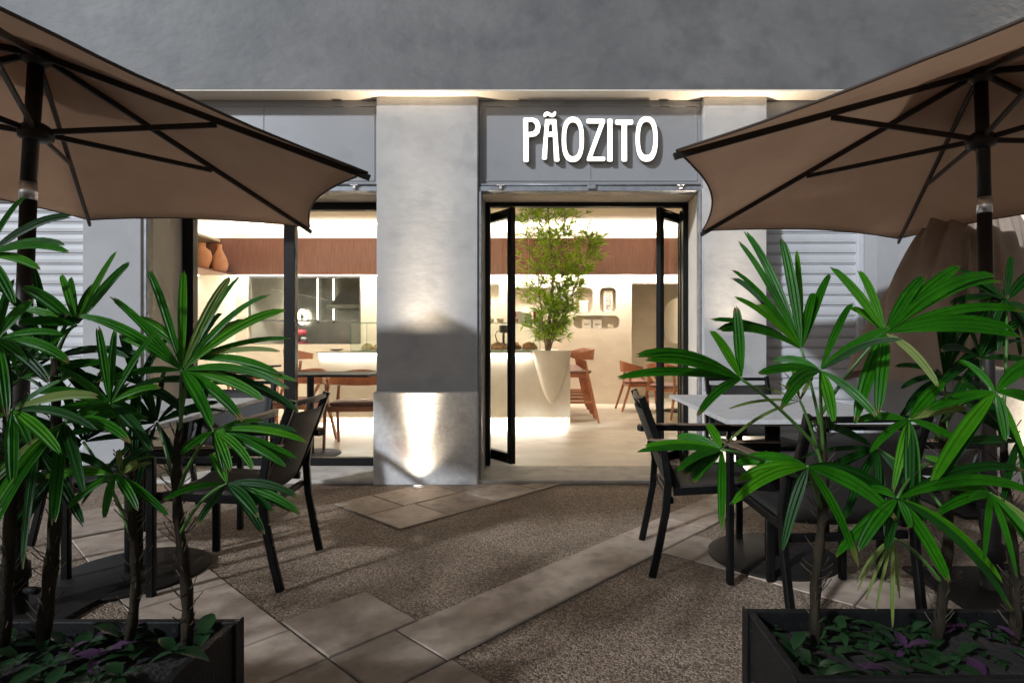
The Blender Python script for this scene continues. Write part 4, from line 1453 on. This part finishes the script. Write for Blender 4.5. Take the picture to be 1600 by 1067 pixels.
def leaflet(parent, base, tip, n, wd, sag, m, rn, name='leaflet'):
    """one pleated strap of a fan leaf"""
    base, tip = Vector(base), Vector(tip)
    L = (tip - base).length
    ctrl = base.lerp(tip, 0.55) + Vector((0, 0, sag * L))
    N = 9
    path = []
    for i in range(N + 1):
        s = i / N
        path.append(base * (1 - s) ** 2 + ctrl * 2 * s * (1 - s) + tip * s * s)
    vs, fs = [], []
    tw = rn.uniform(-0.5, 0.5)
    jag = [rn.uniform(-0.045, 0.02) for _ in range(7)]
    end = rn.uniform(0.0, 0.10) * L
    path = [p - Vector((0, 0, end * (i / N) ** 3)) for i, p in enumerate(path)]
    for i, p in enumerate(path):
        s = i / N
        d = (path[min(i + 1, N)] - path[max(i - 1, 0)]).normalized()
        side = d.cross(n)
        if side.length < 1e-3:
            side = d.cross(Vector((1, 0, 0)))
        side.normalize()
        nn = side.cross(d).normalized()
        c, q = math.cos(tw * s), math.sin(tw * s)
        side, nn = side * c + nn * q, nn * c - side * q
        if s < 0.42:
            k = 0.20 + 0.80 * math.sin(math.pi / 2 * (s / 0.42)) ** 0.8
        else:
            k = 1 - 0.50 * ((s - 0.42) / 0.58) ** 2
        if i == N:
            k = 0.30
        hw = wd / 2 * k
        for c_, (a, b) in enumerate(((-1, 0.30), (-0.66, -0.5), (-0.33, 0.25), (0, -0.55), (0.33, 0.25), (0.66, -0.5), (1, 0.30))):
            q_ = p + side * (a * hw) + nn * (b * hw * 0.30 + abs(a) * hw * 0.22)
            if i == N:
                q_ = q_ + d * (L * jag[c_])
            vs.append(q_)
    for i in range(N):
        for j in range(6):
            a = i * 7 + j
            fs.append((a, a + 1, a + 8, a + 7))
    o = MB().add(vs, fs, False).build(name, m, parent)
    uv = o.data.uv_layers.new(name='UVMap')
    for lp in o.data.loops:
        uv.data[lp.index].uv = ((lp.vertex_index % 7) / 6, (lp.vertex_index // 7) / N)
    return o


PRN = random.Random(21)


def palm(label, base, top, r=0.0105):
    t = thing('lady_palm', label, 'palm', base, 0, 'lady palms in the planters')
    base, top = Vector(base), Vector(top)
    path = []
    for i in range(13):
        s = i / 12
        path.append(base.lerp(top, s) + Vector((0.010 * math.sin(5 * s + base.x * 7), 0.006 * math.cos(4 * s), 0)))
    sc = [1.15 + 0.12 * ((i % 2) * 2 - 1) - 0.45 * i / 12 for i in range(13)]
    st = MB().tube(path, r, 10, sc).build('stem', 'palm_stem', t)
    fb = MB()
    for i in range(60):
        s = PRN.uniform(0.05, 0.95)
        p = base.lerp(top, s) + Vector((0.010 * math.sin(5 * s + base.x * 7), 0.006 * math.cos(4 * s), 0))
        a = PRN.uniform(0, 6.28)
        d = Vector((math.cos(a), math.sin(a), PRN.uniform(0.4, 1.5)))
        q = p + Vector((math.cos(a), math.sin(a), 0)) * r * 0.9
        fb.tube([q, q + d * 0.012, q + d * 0.022 + Vector((0, 0, 0.004))], 0.0011, 3, smooth=False)
    fb.build('stem_fibre', 'fibre', st)['kind'] = 'stuff'
    return t, path


def frond(pt, start, hub, tips, n, wd=0.036, m='palm_leaf', sag=0.10):
    """fan leaf: petiole from the stem to the hub, straps to the tips"""
    t, path = pt
    hub = Vector(hub)
    s0 = path[min(12, max(0, int(start * 12)))]
    mid = s0.lerp(hub, 0.5) + Vector((0, 0, 0.03)) + (hub - s0).cross(Vector((0, 0, 1))) * 0.05
    pp = [s0 * (1 - s) ** 2 + mid * 2 * s * (1 - s) + hub * s * s for s in [i / 8 for i in range(9)]]
    pe = MB().tube(pp, 0.0032, 6, [1.25 - 0.4 * i / 8 for i in range(9)]).build('frond', 'petiole', t)
    n = Vector(n).normalized()
    tips = [Vector(tp) for tp in tips]
    for tp in list(tips):
        if PRN.random() < 0.38:
            tips.append(hub + (tp - hub) * PRN.uniform(0.7, 1.0) + Vector((PRN.uniform(-.06, .06), PRN.uniform(-.05, .08), PRN.uniform(-.06, .05))))
    for tp in tips:
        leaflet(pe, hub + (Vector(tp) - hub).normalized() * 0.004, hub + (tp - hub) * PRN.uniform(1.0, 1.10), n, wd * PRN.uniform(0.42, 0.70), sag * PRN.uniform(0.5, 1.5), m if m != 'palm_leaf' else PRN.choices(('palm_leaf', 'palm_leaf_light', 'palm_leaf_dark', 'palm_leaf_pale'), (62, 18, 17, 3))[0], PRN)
    return pe


def fan_tips(hub, axis, n, count, spread, L, droop=0.25):
    """tips of a fan spread about an axis in the plane across n"""
    hub, axis, n = Vector(hub), Vector(axis).normalized(), Vector(n).normalized()
    side = axis.cross(n).normalized()
    out = []
    for i in range(count):
        a = R(-spread / 2 + spread * i / max(1, count - 1) + PRN.uniform(-6, 6))
        d = axis * math.cos(a) + side * math.sin(a) + n * PRN.uniform(-0.12, 0.2)
        ll = L * PRN.uniform(0.82, 1.1) * (1 - 0.12 * abs(a) / 1.6)
        out.append(hub + d * ll + Vector((0, 0, -droop * ll * PRN.uniform(0.4, 1.3))))
    return out


def pxtips(lst, Y):
    return [at(x, y, Y + dy) for (x, y, dy) in lst]


# right planter
r1 = palm('tallest lady palm of the right planter, stem in front of the table base', at(1283, 1008, 1.235), at(1277, 650, 1.24))
r2 = palm('lady palm of the right planter rising in front of the parasol pole', at(1470, 1000, 1.24), at(1478, 660, 1.22))
r3 = palm('lady palm at the right picture edge in the right planter', at(1585, 1005, 1.24), at(1570, 640, 1.26))
frond(r1, 0.98, at(1252, 545, 1.22), pxtips([(1160, 380, .06), (1146, 412, -.02), (1152, 461, -.06), (1222, 372, .05), (1245, 392, .10), (1294, 437, .10), (1272, 450, .06), (1122, 498, -.1), (1128, 515, -.12)], 1.22), (0, -.8, .6), 0.034)
frond(r1, 1.0, at(1383, 520, 1.20), pxtips([(1298, 415, .04), (1345, 424, .08), (1443, 428, .06), (1495, 414, .08), (1552, 434, .05), (1598, 479, .02), (1582, 524, -.05), (1460, 590, -.10), (1372, 632, -.06), (1340, 640, -.04)], 1.20), (-.1, -.8, .6), 0.040)
frond(r1, 0.9, at(1158, 592, 1.10), pxtips([(1150, 472, .02), (1113, 518, .0), (1003, 548, -.04), (1012, 556, -.08), (1092, 642, -.10)], 1.10), (-.2, -.9, .4), 0.036)
frond(r1, 0.85, at(1282, 578, 1.16), pxtips([(1190, 578, -.06), (1215, 560, .04), (1385, 515, -.03), (1330, 470, .1), (1365, 640, -.08), (1300, 650, -.06), (1230, 600, -.1)], 1.16), (.1, -.7, .7), 0.036)
frond(r1, 0.8, at(1250, 626, 1.20), pxtips([(1178, 603, .0), (1145, 635, -.05), (1140, 682, -.08), (1215, 598, .05), (1270, 590, .06)], 1.20), (0, -.6, .8), 0.014, 'palm_leaf_pale')
frond(r1, 0.72, at(1128, 702, 1.02), pxtips([(1002, 706, -.04), (1010, 696, .0), (1062, 680, .04), (1085, 745, -.04), (1060, 735, -.06), (1105, 660, .05)], 1.02), (-.2, -.7, .7), 0.030)
frond(r1, 0.66, at(1262, 728, 1.08), pxtips([(1222, 852, -.02), (1334, 858, .0), (1142, 782, -.04), (1160, 745, .02), (1400, 800, -.03), (1385, 770, .04), (1150, 715, .06)], 1.08), (0, -.9, .45), 0.046, sag=0.16)
frond(r2, 0.9, at(1402, 778, 1.06), pxtips([(1478, 892, -.02), (1560, 895, .0), (1345, 850, -.02), (1600, 770, .04), (1590, 725, .08), (1385, 855, .02), (1350, 765, .06)], 1.06), (0, -.85, .5), 0.036, sag=0.14)
frond(r2, 1.0, at(1555, 612, 1.14), pxtips([(1480, 720, -.04), (1450, 640, .0), (1600, 715, -.02), (1650, 640, .0), (1500, 560, .06), (1620, 560, .04), (1462, 735, -.06)], 1.14), (0, -.8, .6), 0.042, 'palm_leaf')
frond(r2, 0.95, at(1420, 655, 1.16), pxtips([(1432, 770, -.03), (1395, 752, -.05), (1510, 640, .02), (1340, 655, .02), (1470, 600, .05), (1360, 700, -.04), (1500, 690, -.02)], 1.16), (0, -.8, .6), 0.036)
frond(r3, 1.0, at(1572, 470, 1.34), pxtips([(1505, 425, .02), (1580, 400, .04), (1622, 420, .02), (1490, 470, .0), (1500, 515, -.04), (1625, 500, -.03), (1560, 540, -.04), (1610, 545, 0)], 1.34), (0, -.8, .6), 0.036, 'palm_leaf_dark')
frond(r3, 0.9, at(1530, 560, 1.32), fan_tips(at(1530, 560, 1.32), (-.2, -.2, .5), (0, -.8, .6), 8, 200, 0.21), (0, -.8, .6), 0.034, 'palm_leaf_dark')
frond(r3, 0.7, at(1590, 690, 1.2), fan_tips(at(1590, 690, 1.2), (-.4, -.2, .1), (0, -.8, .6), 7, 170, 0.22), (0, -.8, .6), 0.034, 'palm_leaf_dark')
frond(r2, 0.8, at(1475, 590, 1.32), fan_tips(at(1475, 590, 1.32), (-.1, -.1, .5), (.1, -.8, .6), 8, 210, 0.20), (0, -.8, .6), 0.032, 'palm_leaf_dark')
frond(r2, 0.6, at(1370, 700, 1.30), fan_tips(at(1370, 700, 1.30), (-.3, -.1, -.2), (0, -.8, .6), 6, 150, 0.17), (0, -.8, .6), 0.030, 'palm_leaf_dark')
frond(r2, 0.25, at(1395, 840, 1.22), pxtips([(1355, 930, -.02), (1370, 945, .0), (1392, 940, -.02), (1340, 915, .02), (1405, 925, .0)], 1.22), (0, -.9, .4), 0.013, 'palm_leaf_pale', 0.2)
frond(r3, 0.5, at(1548, 770, 1.1), fan_tips(at(1548, 770, 1.1), (-.3, -.3, -.1), (0, -.7, .7), 7, 180, 0.16), (0, -.8, .6), 0.032)

# left planter
l1 = palm('lady palm with a big open fan nearest the left armchair', at(283, 1010, 1.19), at(287, 660, 1.2))
l2 = palm('slim lady palm in the middle of the left planter', at(198, 1000, 1.2), at(216, 700, 1.22), 0.009)
l3 = palm('thick-stemmed lady palm near the left parasol pole', at(70, 1000, 1.2), at(95, 560, 1.2), 0.012)
l4 = palm('lady palm at the left picture edge', at(8, 1010, 1.15), at(15, 560, 1.12))
frond(l1, 1.0, at(285, 578, 1.16), pxtips([(234, 415, .06), (287, 414, .10), (357, 440, .06), (418, 448, .04), (440, 483, .02), (448, 600, -.08), (455, 590, -.02), (330, 655, -.08), (372, 640, -.06), (405, 615, -.04), (182, 472, .0), (120, 487, -.02), (150, 595, -.08)], 1.16), (0, -.85, .5), 0.036)
frond(l1, 0.95, at(300, 560, 1.18), pxtips([(376, 495, .05), (440, 525, .02), (425, 545, -.02), (225, 500, .04), (345, 485, .08)], 1.18), (0, -.8, .6), 0.030)
frond(l1, 0.7, at(335, 672, 1.10), pxtips([(462, 668, .02), (480, 690, .0), (440, 725, -.04), (392, 722, -.05), (360, 735, -.05), (405, 655, .05), (285, 705, -.04), (455, 712, .0)], 1.10), (.1, -.7, .7), 0.028)
frond(l1, 0.5, at(355, 755, 1.08), pxtips([(465, 772, .0), (452, 790, .02), (400, 800, -.04), (425, 790, -.02), (310, 815, -.05), (330, 705, .04)], 1.08), (.1, -.7, .7), 0.030)
frond(l2, 1.0, at(172, 630, 1.08), pxtips([(92, 572, .0), (180, 520, .04), (245, 512, .06), (60, 610, -.03), (85, 640, -.04), (250, 600, .02), (215, 560, .04), (235, 690, -.05)], 1.08), (0, -.8, .6), 0.034)
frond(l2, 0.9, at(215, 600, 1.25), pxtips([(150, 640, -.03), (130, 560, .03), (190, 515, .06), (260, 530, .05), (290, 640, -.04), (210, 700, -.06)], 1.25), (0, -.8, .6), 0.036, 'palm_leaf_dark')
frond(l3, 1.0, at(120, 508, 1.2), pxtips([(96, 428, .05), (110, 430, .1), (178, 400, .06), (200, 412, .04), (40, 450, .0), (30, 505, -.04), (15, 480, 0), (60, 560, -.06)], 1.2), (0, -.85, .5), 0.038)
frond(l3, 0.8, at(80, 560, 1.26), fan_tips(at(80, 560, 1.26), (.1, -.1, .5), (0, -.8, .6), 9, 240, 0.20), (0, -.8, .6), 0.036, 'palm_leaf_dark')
frond(l4, 1.0, at(-22, 400, 1.1), pxtips([(102, 336, .02), (95, 379, -.02), (40, 300, .05), (60, 420, -.03), (20, 470, -.04), (-60, 310, .05)], 1.1), (0, -.8, .6), 0.034)
frond(l4, 0.9, at(-5, 530, 1.05), pxtips([(50, 470, .03), (95, 520, .02), (75, 590, -.03), (10, 640, -.05), (20, 440, .05), (100, 555, .0)], 1.05), (0, -.8, .6), 0.036)
frond(l4, 0.7, at(20, 640, 1.02), pxtips([(150, 610, .0), (140, 660, -.03), (90, 700, -.05), (-50, 690, 0), (20, 745, -.04), (110, 590, .03)], 1.02), (0, -.75, .65), 0.032)
frond(l3, 0.6, at(100, 660, 1.08), fan_tips(at(100, 660, 1.08), (.3, -.2, -.05), (0, -.75, .65), 8, 200, 0.20), (0, -.8, .6), 0.034)
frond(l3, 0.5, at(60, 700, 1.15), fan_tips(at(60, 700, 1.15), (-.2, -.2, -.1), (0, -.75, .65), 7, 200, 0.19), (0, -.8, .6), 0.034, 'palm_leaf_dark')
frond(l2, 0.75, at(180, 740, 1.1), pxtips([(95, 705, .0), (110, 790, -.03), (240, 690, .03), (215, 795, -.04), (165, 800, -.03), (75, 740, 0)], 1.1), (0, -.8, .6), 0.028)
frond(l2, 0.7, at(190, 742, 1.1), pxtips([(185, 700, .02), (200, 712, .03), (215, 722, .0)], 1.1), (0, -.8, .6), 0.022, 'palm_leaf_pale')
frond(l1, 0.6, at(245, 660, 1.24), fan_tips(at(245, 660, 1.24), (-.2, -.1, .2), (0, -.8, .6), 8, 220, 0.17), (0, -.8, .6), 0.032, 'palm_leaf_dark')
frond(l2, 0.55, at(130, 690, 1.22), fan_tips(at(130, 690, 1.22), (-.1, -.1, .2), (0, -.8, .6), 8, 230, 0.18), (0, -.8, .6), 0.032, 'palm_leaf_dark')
frond(l3, 0.9, at(30, 590, 1.2), fan_tips(at(30, 590, 1.2), (-.1, -.1, .3), (0, -.8, .6), 8, 230, 0.19), (0, -.8, .6), 0.034)

# the row goes on beyond the left picture edge; these stand outside the frame and throw the leaf shadows on the paving
PAST = 'lady palm of the left planter standing beyond the left picture edge'
l5 = palm(PAST, (-1.42, 1.12, ZS), (-1.44, 1.10, 0.98))
for (st_, hub_, ax_) in ((1.0, (-1.42, 1.10, 1.22), (.1, -.1, 1)), (0.9, (-1.22, 1.02, 1.08), (1, -.3, .2)), (0.85, (-1.62, 1.05, 1.10), (-1, -.2, .3)), (0.8, (-1.36, .92, 1.0), (.2, -1, .1)), (0.8, (-1.5, 1.27, 1.02), (-.2, 1, .2)), (0.6, (-1.28, 1.16, .84), (1, .3, -.1)), (0.6, (-1.56, .98, .80), (-1, -.4, 0))):
    hub_ = Vector(hub_)
    frond(l5, st_, hub_, fan_tips(hub_, ax_, (0, -.6, .8), 9, 230, 0.24), (0, -.6, .8), 0.042)
for (x_, y_, a_) in ((-1.74, 1.1, 1.1), (-2.05, 1.13, 2.3), (-2.4, 1.1, 3.6)):
    dup(l5[0], (x_, y_, ZS), a_, PAST)

# ------------------------------------------------------------------ ground cover in the planters


def cover(label, x0, x1, y0, y1, count, seed):
    rn = random.Random(seed)
    g, p = MB(), MB()
    for i in range(count):
        cx, cy = rn.uniform(x0, x1), rn.uniform(y0, y1)
        h = rn.uniform(0.0, 0.05) * rn.random()
        tgt = p if rn.random() < 0.08 else g
        a0 = rn.uniform(0, 6.28)
        for k in range(rn.randint(2, 5)):
            a = a0 + k * 2.4 + rn.uniform(-.4, .4)
            el_ = rn.uniform(-0.1, 0.9)
            d = Vector((math.cos(a) * math.cos(el_), math.sin(a) * math.cos(el_), math.sin(el_)))
            L = rn.uniform(0.02, 0.075)
            wd = L * rn.uniform(0.19, 0.27)
            s = d.cross(Vector((0, 0, 1))).normalized()
            n = s.cross(d)
            b = Vector((cx, cy, ZS + 0.012 + h))
            rows = []
            for (f, ww) in ((0.0, 0.15), (0.25, 0.85), (0.5, 1.0), (0.78, 0.6), (1.0, 0.02)):
                c = b + d * L * f + Vector((0, 0, -0.35 * L * f * f))
                rows += [c - s * wd * ww + n * wd * 0.3 * ww, c, c + s * wd * ww + n * wd * 0.3 * ww]
            fs = []
            for r in range(4):
                for j in range(2):
                    q = r * 3 + j
                    fs.append((q, q + 1, q + 4, q + 3))
            tgt.add(rows, fs, True)
    o = g.build('ground_cover', 'cover_green')
    tag(o, label, 'ground cover')
    o['kind'] = 'stuff'
    q = p.build('purple_leaves', 'cover_purple', o, False)
    q['kind'] = 'stuff'


cover('low creeping green leaves over the soil of the left planter', -2.0, -0.73, 0.955, 1.265, 210, 3)
cover('low creeping green leaves over the soil of the right planter', 0.49, 1.92, 1.085, 1.315, 170, 4)
